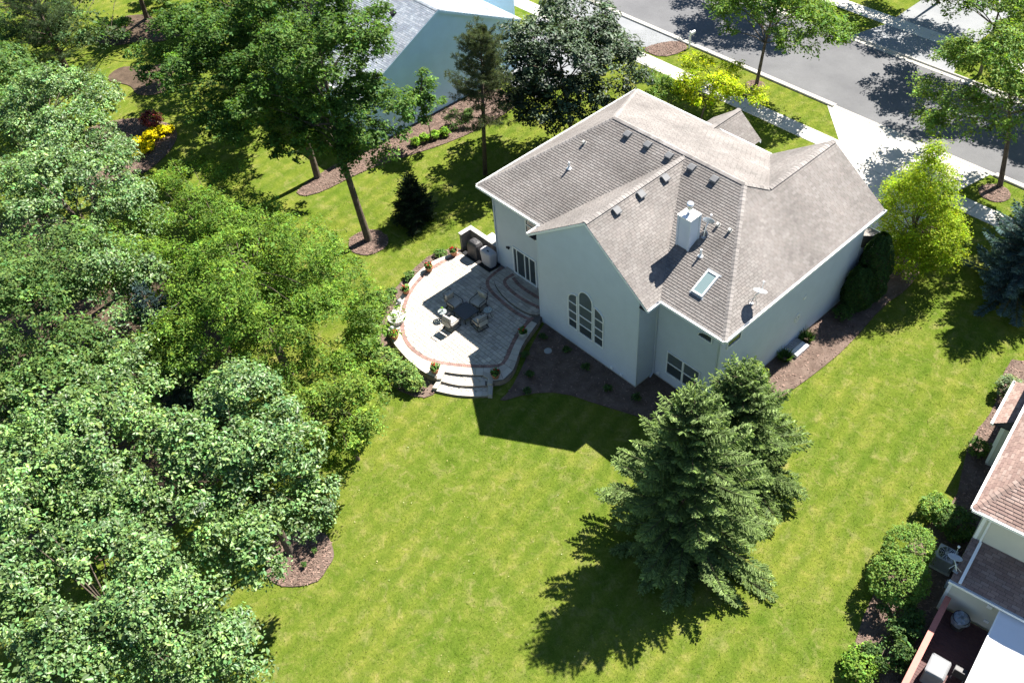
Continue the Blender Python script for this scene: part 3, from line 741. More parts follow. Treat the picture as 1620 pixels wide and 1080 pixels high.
for m_ in pav[230:]:
    b0 = len(mb.v); mb.v += m_.v; mb.f += [tuple(i+b0 for i in f) for f in m_.f]; mb.c += m_.c
mb.build('pavers', M['paver'], patio, kind='stuff')
# red brick band
RED = [(.27, .165, .14), (.24, .15, .13), (.30, .185, .155), (.255, .165, .145)]
def brick_band(path, z, wd=.2, step=.105, thick=.06):
    p = resample(path, step); a, b_ = offset_line(p, wd/2), offset_line(p, -wd/2); mb = MB()
    for i in range(len(p)-1):
        s_ = .06; k = rnd.uniform(.8, 1.2); c = tuple(t*k for t in rnd.choice(RED))
        L = lambda u, v, t: (u[0]+(v[0]-u[0])*t, u[1]+(v[1]-u[1])*t)
        mb.prism([L(a[i], a[i+1], s_), L(b_[i], b_[i+1], s_), L(b_[i], b_[i+1], 1-s_), L(a[i], a[i+1], 1-s_)], z-thick, z+rnd.uniform(-.002, .003), c)
    return mb
brick_band(band, PZ+.002).build('border_bricks', M['brick'], patio, kind='stuff')
stoop_band = smooth_open([(-10.7, 1.3), (-10.66, .4), (-10.5, -.2), (-9.98, -.53), (-9.18, -.70), (-8.3, -.78), (-7.48, -.84), (-6.7, -.76), (-6.32, -.66)], 2)
brick_band(stoop_band, PZ+.010).build('border_bricks', M['brick'], patio, kind='stuff')
# coping stones between the band and the edge
bo = resample(offset_line(band, -.115), .40)
def cast(p, d, poly):
    best = None
    for i in range(len(poly)):
        a, b_ = poly[i], poly[(i+1) % len(poly)]; ex, ey = b_[0]-a[0], b_[1]-a[1]; den = d[0]*ey-d[1]*ex
        if abs(den) < 1e-9: continue
        t = ((a[0]-p[0])*ey-(a[1]-p[1])*ex)/den; u = ((a[0]-p[0])*d[1]-(a[1]-p[1])*d[0])/den
        if t > .02 and -.001 <= u <= 1.001 and (best is None or t < best): best = t
    return best
qs = []
for i, p in enumerate(bo):
    a, b_ = bo[max(i-1, 0)], bo[min(i+1, len(bo)-1)]; tx, ty = b_[0]-a[0], b_[1]-a[1]; l_ = math.hypot(tx, ty); d_ = (ty/l_, -tx/l_)
    t = cast(p, d_, outline); t = min(t or .4, .95); qs.append((p, d_, t))
COP = [(.48, .435, .37), (.51, .465, .40), (.46, .41, .35)]
for (p, d0, t0), (q, d1, t1) in zip(qs[:-1], qs[1:]):
    rows = 2 if max(t0, t1) > .55 else 1
    for r_ in range(rows):
        f0, f1 = r_/rows, (r_+1)/rows
        P = [(p[0]+d0[0]*t0*f0, p[1]+d0[1]*t0*f0), (q[0]+d1[0]*t1*f0, q[1]+d1[1]*t1*f0), (q[0]+d1[0]*t1*f1, q[1]+d1[1]*t1*f1), (p[0]+d0[0]*t0*f1, p[1]+d0[1]*t0*f1)]
        cx, cy = sum(a[0] for a in P)/4, sum(a[1] for a in P)/4
        P = [(cx+(a[0]-cx)*.965, cy+(a[1]-cy)*.955) for a in P]
        if area(P) < 0: P = P[::-1]
        if abs(area(P)) < .01: continue
        k = rnd.uniform(.9, 1.08); mb = MB(); mb.prism(P, PZ-.07, PZ+.006+rnd.uniform(-.003, .003), tuple(t*k for t in rnd.choice(COP))); mb.build('coping_stone', M['paver'], patio)
# retaining wall courses under the edge
WALLC = [(.25, .195, .145), (.29, .225, .165), (.22, .17, .13), (.27, .22, .17)]
mb = MB()
for edge in (left_edge, right_edge):
    for cn in range(3):
        p = resample(edge, .3); p = p if cn != 1 else resample([( (edge[0][0]+edge[1][0])/2, (edge[0][1]+edge[1][1])/2)]+edge[1:], .3)
        o_ = offset_line(p, -.03); i_ = offset_line(p, .2)
        for i in range(len(p)-1):
            k = rnd.uniform(.85, 1.15); L = lambda u, v, t: (u[0]+(v[0]-u[0])*t, u[1]+(v[1]-u[1])*t)
            mb.prism([L(o_[i], o_[i+1], .02), L(o_[i], o_[i+1], .98), L(i_[i], i_[i+1], .98), L(i_[i], i_[i+1], .02)], -.03+cn*.115, .078+cn*.115, tuple(t*k for t in rnd.choice(WALLC)))
mb.build('retaining_wall', M['stone'], patio, kind='stuff')
# two steps down to the lawn, with cheek blocks
def step(inner, outer, z):
    root_ = MB(); root_.prism(inner+outer[::-1], -.05, z-.03); st = root_.build('step', M['sand'], patio)
    poly = inner+outer[::-1]
    L = resample(outer, .32); inn = offset_line(L, .30); mb = MB()
    for i in range(len(L)-1):
        P = [L[i], L[i+1], inn[i+1], inn[i]]; cx, cy = sum(a[0] for a in P)/4, sum(a[1] for a in P)/4
        P = [(cx+(a[0]-cx)*.97, cy+(a[1]-cy)*.97) for a in P]
        if area(P) < 0: P = P[::-1]
        k = rnd.uniform(.9, 1.1); m2 = MB(); m2.prism(P, z-.06, z+.004, tuple(t*k for t in rnd.choice(COP))); m2.build('tread_stone', M['paver'], st)
    b2 = offset_line(outer, .31)
    for m_ in paver_fill(inner+b2[::-1], z, -7, -3, -8, -4.8, COP, rnd):
        b0 = len(mb.v); mb.v += m_.v; mb.f += [tuple(i+b0 for i in f) for f in m_.f]; mb.c += m_.c
    mb.build('pavers', M['paver'], st, kind='stuff')
    # riser blocks
    mb = MB(); L = resample(outer, .3); o_ = offset_line(L, -.012); i_ = offset_line(L, .15)
    for i in range(len(L)-1): mb.prism([o_[i], o_[i+1], i_[i+1], i_[i]], -.04, z-.062, rnd.choice(WALLC))
    mb.build('riser', M['stone'], st, kind='stuff')
s1 = smooth_open([(-6.52, -7.18), (-5.72, -6.82), (-4.96, -6.22), (-4.34, -5.48)], 2)
s2 = smooth_open([(-6.22, -7.72), (-5.27, -7.22), (-4.53, -6.62), (-3.84, -5.88)], 2)
step(step_top, s1, .27); step(s1, s2, .135)
for pts, z1 in (([(-6.95, -6.9), (-6.72, -6.62), (-6.45, -7.1), (-6.62, -7.28)], PZ+.02), ([(-6.62, -7.3), (-6.44, -7.12), (-6.2, -7.62), (-6.42, -7.78)], .27),
                ([(-4.82, -5.1), (-4.6, -4.92), (-4.2, -5.42), (-4.42, -5.58)], PZ+.02), ([(-4.4, -5.56), (-4.18, -5.4), (-3.72, -5.86), (-3.9, -6.02)], .27)):
    mb = MB(); mb.prism(pts[::-1] if area(pts) < 0 else pts, -.05, z1, (.40, .37, .32)); mb.build('cheek_block', M['paver'], patio)
# stoop in front of the sliding door
sp = smooth_open([(-10.42, 1.38), (-10.38, .5), (-10.07, -.05), (-8.93, -.46), (-7.71, -.6), (-6.6, -.5), (-6.15, -.2)], 2)
stoop = MB(); stoop.prism(sp+[(-6.08, 0), (-6.08, 1.38)], .3, .545); stoop = stoop.build('stoop', M['sand'], patio)
mb = MB()
ub = smooth_open([(-9.62, 1.2), (-9.66, .42), (-9.2, .18), (-8.3, .06), (-7.3, .10), (-6.3, .3)], 2)
for m_ in paver_fill(sp+[(-6.08, 0), (-6.08, 1.38)], .575, -10.6, -6, -.8, 1.4, PVC, rnd):
    b0 = len(mb.v); mb.v += m_.v; mb.f += [tuple(i+b0 for i in f) for f in m_.f]; mb.c += m_.c
mb.build('pavers', M['paver'], stoop, kind='stuff')
brick_band(ub, .586).build('border_bricks', M['brick'], stoop, kind='stuff')
mb = brick_band(smooth_open([(-9.4, .95), (-8.6, .75), (-7.6, .75), (-6.4, .9)], 1), .587); mb.build('border_bricks', M['brick'], stoop, kind='stuff')

# low L wall behind the grills
gw = empty('stone_wall', (-13.2, 1.5, 0), label='low L shaped grey stone wall sheltering the two covered grills', cat='wall')
def stone_run(x0, x1, y0, y1, z0, z1):
    h = .15; z = z0; k = 0
    along = 'x' if (x1-x0) > (y1-y0) else 'y'
    while z < z1-.02:
        a0, a1 = (x0, x1) if along == 'x' else (y0, y1); a = a0-(.15 if k % 2 else 0)
        while a < a1:
            e = a+rnd.choice((.25, .32, .4)); lo, hi = max(a, a0)+.005, min(e, a1)-.005
            if hi-lo > .04:
                q = rnd.uniform(.85, 1.15); c = tuple(t*q for t in rnd.choice([(.24, .225, .20), (.28, .265, .235), (.21, .195, .175)])); j = rnd.uniform(-.008, .012)
                mb = MB()
                if along == 'x': mb.box(lo, hi, y0-j, y1+j, z+.004, z+h-.004, c)
                else: mb.box(x0-j, x1+j, lo, hi, z+.004, z+h-.004, c)
                mb.build('stone', M['stone'], gw)
            a = e
        z += h; k += 1
stone_run(-14.12, -11.25, 1.6, 1.8, .0, 1.32); stone_run(-14.12, -13.93, .85, 1.585, .0, 1.32)
for i in range(7):
    a = -14.16+i*.42; mb = MB(); mb.box(a+.004, min(a+.416, -11.22), 1.55, 1.85, 1.325, 1.385, (.42, .41, .38)); mb.build('capstone', M['stone'], gw)
for i in range(2): mb = MB(); mb.box(-14.17, -13.88, .82+i*.365, 1.18+i*.365, 1.325, 1.385, (.42, .41, .38)); mb.build('capstone', M['stone'], gw)

# round stone pedestal and two ball ornaments on the patio rim
ped = empty('stone_pedestal', (-11.75, -6.02, PZ), label='low round pale stone pedestal on the left rim of the patio', cat='pedestal')
mb = MB(); mb.lathe([(.44, 0), (.44, .22), (.0, .22)], (-11.75, -6.02, PZ), 28); mb.build('base', M['pebble'], ped)
mb = MB(); mb.lathe([(.0, .21), (.50, .21), (.51, .225), (.51, .275), (.5, .29), (.0, .295)], (-11.75, -6.02, PZ), 32); mb.build('cap', M['concrete'], ped)
for (x, y), t in (((-12.72, -5.05), 'small dark stone ball ornament on the rim behind the round pedestal'), ((-11.28, -6.72), 'small dark stone ball ornament on the rim between pedestal and geranium pot')):
    o = empty('ball_ornament', (x, y, PZ), label=t, cat='ornament')
    mb = MB(); mb.lathe([(.0, 0), (.10, 0), (.10, .06), (.07, .08)], (x, y, PZ), 14); mb.build('plinth', M['pebble'], o)
    mb = MB(); mb.lathe([(.15*math.sin(a), .2-.15*math.cos(a)) for a in [pi*i/9 for i in range(10)]], (x, y, PZ), 14); mb.build('ball', M['vent'], o, smooth=True)

# ------------------------------------------------------------------ leaves (shared by trees, shrubs and pots)
def mesh_np(name, verts, faces, colors):
    me = bpy.data.meshes.new(name); nv, nf = len(verts), len(faces); k = faces.shape[1]
    me.vertices.add(nv); me.vertices.foreach_set('co', verts.astype(np.float32).ravel())
    me.loops.add(nf*k); me.loops.foreach_set('vertex_index', faces.astype(np.int32).ravel())
    me.polygons.add(nf); me.polygons.foreach_set('loop_start', np.arange(0, nf*k, k, dtype=np.int32))
    me.update(calc_edges=True)
    at = me.color_attributes.new('Col', 'FLOAT_COLOR', 'POINT')
    c4 = np.ones((nv, 4), np.float32); c4[:, :3] = colors; at.data.foreach_set('color', c4.ravel())
    return me
def unit(a): return a/np.maximum(np.linalg.norm(a, axis=1, keepdims=True), 1e-9)
def leaf_arrays(P, Nn, size, colr, rng, aspect=.62, fold=.14):
    n = len(P); t = unit(np.cross(Nn, rng.normal(size=(n, 3)))); b = np.cross(Nn, t); s = size[:, None]
    base = P-t*s*.5; tip = P+t*s*.5-Nn*s*.10
    Lf = P+b*s*.5*aspect+Nn*s*fold-t*s*.05; Rt = P-b*s*.5*aspect+Nn*s*fold-t*s*.05
    V = np.stack([base, Rt, tip, Lf], 1).reshape(-1, 3); i = np.arange(n)[:, None]*4
    F = np.concatenate([i+np.array([[0, 1, 2]]), i+np.array([[0, 2, 3]])], 1).reshape(-1, 3)
    return V, F, np.repeat(colr, 4, 0)
def blade_arrays(A, B, width, colr, rng, cross=True):
    """thin tapered shoots from A to B: one or two crossed diamonds"""
    n = len(A); d = unit(B-A); s1_ = unit(np.cross(d, rng.normal(size=(n, 3)))); s2_ = np.cross(d, s1_); Mi = A+(B-A)*.42; w_ = width[:, None]
    out = []
    for sd_ in ((s1_, s2_) if cross else (s1_,)):
        out.append(np.stack([A, Mi+sd_*w_, B, Mi-sd_*w_], 1).reshape(-1, 3))
    V = np.concatenate(out); m_ = len(V)//4; F = np.arange(m_*4).reshape(-1, 4)
    return V, F, np.repeat(np.tile(colr, (len(out), 1)), 4, 0)
def palette(n, rng, base, hv=.16, vv=.28):
    base = np.array(base, float); k = np.exp(rng.normal(0, vv, (n, 1))).clip(.5, 1.9)
    h = rng.normal(0, hv, (n, 1)); c = base[None, :]*k; c[:, :1] *= (1+h); c[:, 2:] *= (1-h*.6)
    return c.clip(.004, .9)
def crown_points(blobs, ncl, rng, shell=(.55, 1.0), low=-.55, billow=True):
    """cluster centres on and just inside the union of ellipsoids"""
    C_ = np.array([b[0] for b in blobs], float); Rd = np.array([b[1] if hasattr(b[1], '__len__') else (b[1],)*3 for b in blobs], float)
    core = []
    if Rd.max() > 1.0 and billow:      # break each ellipsoid into uneven billows
        C2, R2, core = [], [], []
        for c_, r_ in zip(C_, Rd):
            C2.append(c_); R2.append(r_*.55); core.append(len(C2)-1)
            for _ in range(int(7+3.2*r_[0])):
                d = rng.normal(size=3); d[2] = abs(d[2])*.9-.35; d /= np.linalg.norm(d)
                C2.append(c_+d*r_*rng.uniform(.62, .98)); R2.append(r_.mean()*np.array([1, 1, .66])*rng.uniform(.17, .40))
        C_, Rd = np.array(C2), np.array(R2)
    wts = (Rd[:, 0]*Rd[:, 1]+Rd[:, 0]*Rd[:, 2]); wts[core] *= .22; wts /= wts.sum(); out = []; nrm = []; blobs = C_
    while len(out) < ncl:
        k = rng.choice(len(blobs), p=wts); d = rng.normal(size=3); d /= np.linalg.norm(d)
        if d[2] < low and rng.random() < .8: continue
        f = shell[0]+(shell[1]-shell[0])*math.sqrt(rng.random()); p = C_[k]+d*Rd[k]*f*(1+rng.normal(0, .05))
        q_ = (((p-C_)/Rd)**2).sum(1); q_[k] = 9
        if q_.min() < .28: continue
        if p[2] < .25: continue
        out.append(p); nrm.append(d)
    return np.array(out), np.array(nrm)
def foliage(blobs, ncl, per, size, rng, base, cr=.55, up=.75, flat=.55, aspect=.62, shell=(.55, 1.0), hv=.14, vv=.24, cv=.26, low=-.55, billow=True):
    cp, cn = crown_points(blobs, ncl, rng, shell, low, billow)
    ck = np.exp(rng.normal(0, cv, (len(cp), 1))); cs = cr*np.exp(rng.normal(0, .25, (len(cp), 1)))
    P = np.repeat(cp, per, 0); n = len(P); d = unit(rng.normal(size=(n, 3))); rad = rng.random((n, 1))**.45
    off = d*rad*np.repeat(cs, per, 0); off[:, 2] *= flat; P = P+off
    Nn = unit(np.array([[0, .30, up+.2]])+.38*np.repeat(cn, per, 0)+.3*d+.42*rng.normal(size=(n, 3)))
    c = palette(n, rng, base, hv, vv)*np.repeat(ck, per, 0)*1.15
    return leaf_arrays(P, Nn, size*np.exp(rng.normal(-.08, .32, n)), c, rng, aspect), cp

# ------------------------------------------------------------------ patio things
pot_mesh = MB(); pot_mesh.lathe([(.0, 0), (.15, 0), (.17, .04), (.215, .2), (.225, .27), (.25, .275), (.255, .33), (.225, .335), (.22, .29), (.0, .285)], n=22)
pot_me = pot_mesh.mesh('pot', smooth=True); pot_me.materials.append(M['terracotta'])
pot_grey = pot_me.copy(); pot_grey.materials.clear(); pot_grey.materials.append(M['pebble'])
def flower_pot(loc, label, seed, mat=None, nf=9, sc=1.0, red=True):
    rng = np.random.default_rng(seed); root = empty('flower_pot', loc, label=label, cat='flower pot', group='flower pots on the patio rim'); ORG[root.name] = Vector((0, 0, 0))
    o = link_mesh('pot', pot_me if mat is None else pot_grey, None, root)
    mb = MB(); mb.lathe([(.0, .3), (.21, .295)], n=16); mb.build('soil', M['soil'], root, local=True)
    (V, F, c), cp = foliage([((0, 0, .42), (.24, .24, .16))], 26, 7, .10, rng, (.075, .14, .03), cr=.09, shell=(.3, 1), aspect=.85)
    link_mesh('foliage', mesh_np('foliage', V, F, c), M['leaf'], root)
    for i in range(nf):
        a = rng.uniform(0, 6.28); r_ = .20*math.sqrt(rng.random()); p = np.array([r_*math.cos(a), r_*math.sin(a), .56+rng.uniform(-.03, .07)])
        P = p+rng.normal(0, .016, (14, 3)); V, F, c = leaf_arrays(P, unit(np.array([[0, 0, .6]])+rng.normal(size=(14, 3))*.6), np.full(14, .055), np.ones((14, 3)), rng, .9)
        link_mesh('flower', mesh_np('flower', V, F, c), M['petal'], root)
    root.scale = (sc,)*3
flower_pot((-13.72, -.02, PZ), 'terracotta pot of red flowers at the end of the stone grill wall', 1, nf=7)
flower_pot((-13.72, -1.98, PZ), 'terracotta pot of red flowers on the rim, second from the grill wall', 2)
flower_pot((-13.18, -4.2, PZ), 'terracotta pot of red flowers on the rim behind the round pedestal', 3, nf=5)
flower_pot((-10.72, -6.95, PZ), 'terracotta pot of red flowers on the rim below the round pedestal', 4, nf=7)
flower_pot((-7.08, -7.0, PZ), 'sunlit terracotta pot of red flowers left of the steps', 5, nf=4)
flower_pot((-4.42, -4.95, PZ), 'shaded terracotta pot of red flowers right of the steps', 6, nf=3, sc=1.05)
flower_pot((-5.62, -1.8, PZ), 'pale grey stone pot with small red flowers by the house mulch bed', 7, mat=1, nf=4, sc=1.05)

def make_chair():
    root = empty('patio_chair', (0, 0, 0), label='cushioned patio armchair', cat='chair', group='armchairs round the slate table')
    mb = MB(); mb.rbox(0, .03, .40, .60, .62, .15, .045, 3); mb.build('seat_cushion', M['cushion'], root, smooth=True)
    rt = Matrix.Rotation(R(-16), 3, 'X'); mb = MB(); mb.rbox(0, -.36, .72, .60, .15, .60, .05, 3, rot=rt); mb.build('back_cushion', M['cushion'], root, smooth=True)
    mb = MB()
    for x in (-.31, .31): mb.tube([(x, .33, .31), (x, -.3, .30)], .018, 6)
    for y in (.33, .0, -.3): mb.tube([(-.31, y, .305), (.31, y, .305)], .015, 6)
    mb.build('seat_frame', M['dark_metal'], root)
    mb = MB()
    for x in (-.3, .3): mb.tube([(x, -.28, .30), (x, -.40, .60), (x, -.52, 1.03)], .018, 6)
    for z, y in ((.62, -.44), (.82, -.485), (1.03, -.525)): mb.tube([(-.3, y, z), (.3, y, z)], .014, 6)
    mb.build('back_frame', M['dark_metal'], root)
    for x in (-.37, .37):
        mb = MB(); mb.tube(smooth_open([(x*.86, -.44, .72), (x, -.3, .69), (x, .0, .64), (x, .25, .66), (x, .36, .60), (x, .37, .45), (x, .34, .06)], 2), .022, 7); mb.build('armrest', M['dark_metal'], root)
    mb = MB()
    for x in (-.34, .34): mb.tube([(x, .36, .03), (x, -.40, .03)], .02, 6); mb.tube([(x, -.36, .03), (x*.95, -.22, .16), (x*.92, -.28, .3)], .018, 6)
    for y in (.36, -.40): mb.tube([(-.34, y, .03), (.34, y, .03)], .02, 6)
    mb.build('sled_base', M['dark_metal'], root)
    return root
chair = make_chair()
spots = [(-10.12, -3.02, -pi/2+.08, 'shaded cushioned armchair on the far left side of the slate table, its back corner sunlit'), (-9.12, -1.98, pi+.10, 'shaded cushioned armchair nearest the sliding door'),
         (-9.05, -4.12, .12, 'fully sunlit cushioned armchair at the slate table'), (-7.95, -2.98, pi/2-.12, 'shaded cushioned armchair seen from behind, nearest the house mulch bed')]
for i, (x, y, a, t) in enumerate(spots):
    o = chair if i == 0 else copy_tree(chair)
    o.location = (x, y, PZ+.004); o.rotation_euler = (0, 0, a); o['label'] = t
tb = empty('coffee_table', (-9.12, -3.0, PZ+.004), label='square dark slate coffee table between the four armchairs', cat='table')
mb = MB(); mb.rbox(-9.12, -3.0, PZ+.43, 1.12, 1.06, .045, .012, 2); mb.build('table_top', M['tabletop'], tb)
mb = MB(); mb.box(-9.62, -8.62, -3.47, -2.53, PZ+.34, PZ+.405); mb.build('apron', M['dark_metal'], tb)
for x in (-9.62, -8.62):
    for y in (-3.47, -2.53): mb = MB(); mb.tube([(x, y, PZ+.004), (x+(.03 if x < -9 else -.03), y, PZ+.4)], .028, 8); mb.build('leg', M['dark_metal'], tb)
def side_table(x, y, label):
    t = empty('side_table', (x, y, PZ+.004), label=label, cat='table', group='round glass side tables')
    mb = MB(); mb.lathe([(.0, .515), (.255, .515), (.26, .52), (.255, .528), (.0, .528)], (x, y, PZ), 28); mb.build('glass_top', M['tableglass'], t)
    mb = MB(); mb.tube([(x+.27*math.cos(a), y+.27*math.sin(a), PZ+.51) for a in [2*pi*i/24 for i in range(25)]], .013, 6, False); mb.build('rim', M['dark_metal'], t)
    for i in range(3):
        a = 2*pi*i/3+.4; c_, s_ = math.cos(a), math.sin(a); mb = MB(); mb.tube(smooth_open([(x+.25*c_, y+.25*s_, PZ+.5), (x+.1*c_, y+.1*s_, PZ+.3), (x+.26*c_, y+.26*s_, PZ+.004)], 2), .013, 6); mb.build('leg', M['dark_metal'], t)
side_table(-9.97, -4.02, 'round glass side table with a small green plant, left of the chairs'); side_table(-8.18, -2.12, 'round glass side table on the house side of the chairs')
pl = empty('potted_plant', (-9.99, -3.98, PZ+.53), label='small green plant in a glass on the left side table', cat='plant')
mb = MB(); mb.lathe([(.0, 0), (.05, 0), (.055, .12), (.05, .12), (.045, .01)], (-9.99, -3.98, PZ+.53), 12); mb.build('glass', M['tableglass'], pl)
rng = np.random.default_rng(77); (V, F, c), _ = foliage([((0, 0, .18), (.08, .08, .07))], 9, 6, .08, rng, (.14, .26, .03), cr=.05, shell=(.2, 1)); link_mesh('foliage', mesh_np('foliage', V, F, c), M['leaf'], pl)

def cover(name, x, y, secs, rz, mat, label, n=40, wav=.02, seed=0, extra=None):
    root = empty(name, (x, y, PZ), label=label, cat='grill'); rnd2 = random.Random(seed); mb = MB(); rings = []
    ph = [rnd2.uniform(0, 6.3) for _ in range(4)]
    for k, (z, hx, hy, sh) in enumerate(secs):
        b0 = len(mb.v); amp = wav*(1-k/len(secs))
        for i in range(n):
            a = 2*pi*i/n; c_, s_ = math.cos(a), math.sin(a); e = 2/5.0
            wv = 1+amp*(math.sin(7*a+ph[0])+.7*math.sin(11*a+ph[1]))
            px, py = math.copysign(abs(c_)**e, c_)*hx*wv, math.copysign(abs(s_)**e, s_)*hy*wv+sh
            mb.v.append((px*math.cos(rz)-py*math.sin(rz), px*math.sin(rz)+py*math.cos(rz), z+rnd2.uniform(-.006, .006)))
        rings.append(b0)
    for a0, b0 in zip(rings[:-1], rings[1:]):
        for i in range(n): j = (i+1) % n; mb.f.append((a0+i, a0+j, b0+j, b0+i)); mb.c.append(None)
    mb.f.append(tuple(rings[-1]+i for i in range(n))); mb.c.append(None)
    mb.build('cover', mat, root, local=True, smooth=False)
    return root
c1 = cover('covered_grill', -12.72, .92, [(.02, .50, .36, 0), (.3, .49, .35, 0), (.75, .47, .33, 0), (.95, .42, .30, .02), (1.08, .32, .22, .03), (1.12, .15, .1, .03)], 0, M['cover_black'], 'grill under a rounded black cover inside the stone wall corner', seed=3)
c2 = cover('covered_grill', -11.5, .92, [(.06, .44, .27, 0), (.35, .46, .29, 0), (.8, .52, .30, 0), (.95, .53, .31, 0), (1.05, .50, .27, .0), (1.09, .46, .2, 0), (1.10, .3, .1, 0)], 0, M['cover_grey'], 'grill under a boxy grey cover next to the sliding door', seed=4)
mb = MB(); mb.rbox(-11.45, .86, PZ+1.105, .16, .08, .02, .008); mb.build('handle', M['black'], c2)
mb = MB(); mb.box(-.02, .02, -.3, .3, 0, .4); 
mat_ = MB().box(-13.5, -10.95, .44, 1.36, PZ+.002, PZ+.016); o = mat_.build('grill_mat', M['black']); tag(o, 'black rubber mat under the two covered grills', 'mat')
# white tank box behind the wall
ub_ = empty('utility_box', (-12.7, 2.35, 0), label='white utility box behind the stone grill wall at the house corner', cat='utility box')
mb = MB(); mb.rbox(-12.7, 2.35, .45, .7, .5, .9, .04, 2); mb.build('case', M['white_paint'], ub_)
mb = MB(); mb.rbox(-12.7, 2.35, .93, .74, .54, .05, .02, 2); mb.build('lid', M['white_paint'], ub_)
# things by the right hand rear windows
hr = empty('hose_reel', (3.35, .95, .05), label='black hose reel on the mulch under the double window', cat='hose reel')
mb = MB()
for x in (3.15, 3.55): mb.tube([(x, .8, .05), (x, .95, .62), (x, 1.1, .05)], .02, 6)
mb.tube([(3.15, .95, .62), (3.55, .95, .62)], .018, 6); mb.build('stand', M['black'], hr)
mb = MB()
for i in range(5): mb.tube([(3.2+.07*i, .95+.2*math.cos(a), .42+.2*math.sin(a)) for a in [2*pi*k/18 for k in range(19)]], .028, 6, False)
mb.build('hose', M['black'], hr)
lid = MB(); lid.lathe([(.0, .085), (.20, .085), (.22, .075), (.22, .03)], (-4.03, -1.42, 0), 20); tag(lid.build('stepping_stone', M['vent']), 'round grey stone lid lying in the shaded mulch bed', 'stone')
# window well on the side wall
ww_ = empty('window_well', (5.62, 8.1, 0), label='white window well cover on the mulch along the side wall', cat='window well')
mb = MB(); mb.box(5.16, 6.02, 7.5, 8.62, 0, .26); mb.build('curb', M['white_paint'], ww_)
for i in range(7): mb = MB(); mb.box(5.18, 5.58, 7.54+i*.155, 7.66+i*.155, .262, .29); mb.build('slat', M['vent'], ww_)
mb = MB(); mb.box(5.6, 6.0, 7.52, 8.60, .262, .285); mb.build('lid', M['white_paint'], ww_)

# ------------------------------------------------------------------ neighbour house on the left (pale blue)
bh = empty('house', (-33, 10.9, 0), label='pale blue sided gable house with grey blue shingle roof, upper left', cat='house')
bx, bya, byb, bp_, bz, bpz = -27.3, 3.3, 18.3, 10.85, 4.0, 7.65
frB = frame((bx, 0, 0), Y, Z, X); bpoly = [(bya+.4, .1), (byb-.4, .1), (byb-.4, bz+.05), (bp_, bpz-.12), (bya+.4, bz+.05)]
mb = MB(); mb.fprism(frB, [(bya+.4, -.1), (byb-.4, -.1), (byb-.4, bz+.05), (bp_, bpz-.12), (bya+.4, bz+.05)], -13, 0); mb.box(-44, -33, byb-.5, 23, -.1, 3.9); mb.build('wall', M['siding_blue'], bh)
mb = MB(); clapboards(mb, frB, bpoly, .16, .028); mb.build('siding', M['siding_blue'], bh, kind='stuff')
mb = MB(); clapboards(mb, frame((0, bya+.4, 0), X, Z, -Y), rect(-40.3, bx, .1, bz), .13, .02); mb.build('siding', M['siding_blue'], bh, kind='stuff')
s1v = (bpz-bz)/(bp_-bya); s2v = (bpz-bz)/(byb-bp_)
bf = [([(bx+.2, bya, bz), (bx+.2, bp_, bpz), (-40.6, bp_, bpz), (-40.6, bya, bz)], X, Vector((0, 1, s1v))), ([(bx+.2, byb, bz), (bx+.2, bp_, bpz), (-40.6, bp_, bpz), (-40.6, byb, bz)], X, Vector((0, -1, s2v))),
      ([(-32.7, 23.4, 3.9), (-32.7, 13, 5.6), (-38, 13, 8.0), (-38, 23.4, 6.3)], Y, Vector((-1, 0, .45)))]
bf[2] = ([(-32.6, 24, 4.0), (-32.6, 14, 4.0), (-38, 14, 6.6), (-38, 24, 6.6)], Y, Vector((-1, 0, .4815)))
mb = MB()
for p, u, v in bf: mb.poly(p)
broof = mb.build('roof', M['deck_dark'], bh)
BSH = [(.26, .295, .34), (.30, .335, .375), (.225, .255, .30), (.33, .36, .40)]
for i, (p, u, v) in enumerate(bf): mb = MB(); shingles(mb, p, u, v, BSH, 60+i, ex=.15, tab=.33); mb.build('shingles', M['shingle'], broof, kind='stuff')
mb = MB(); ridge_caps(mb, (bx+.2, bp_, bpz), (-40.6, bp_, bpz), BSH, 3); mb.build('ridge_cap', M['shingle'], broof, kind='stuff')
frBe = frame((bx+.2, 0, 0), Y, Z, X)
for a, c_ in (((bya, bz), (bp_, bpz)), ((bp_, bpz), (byb, bz))):
    mb = MB(); mb.fprism(frBe, [(a[0], a[1]-.2), (c_[0], c_[1]-.2), (c_[0], c_[1]-.01), (a[0], a[1]-.01)], -.2, .015); mb.build('rake_board', M['siding_blue'], bh)
for y, o in ((bya, -Y), (byb, Y)): mb = MB(); gutter(mb, (-40.6, y, bz) if o.y < 0 else (bx+.2, y, bz), (bx+.2, y, bz) if o.y < 0 else (-40.6, y, bz), out=o); mb.build('gutter', M['trim'], bh)
fr = (Vector((-30.2, 9.3, bpz-(bp_-9.3)*s1v)), X, Vector((0, 1, s1v)).normalized(), Vector((0, -s1v, 1)).normalized())
mb = MB(); mb.obox(fr, -.17, .17, -.17, .17, .02, .25); mb.build('roof_vent', M['black'], broof)

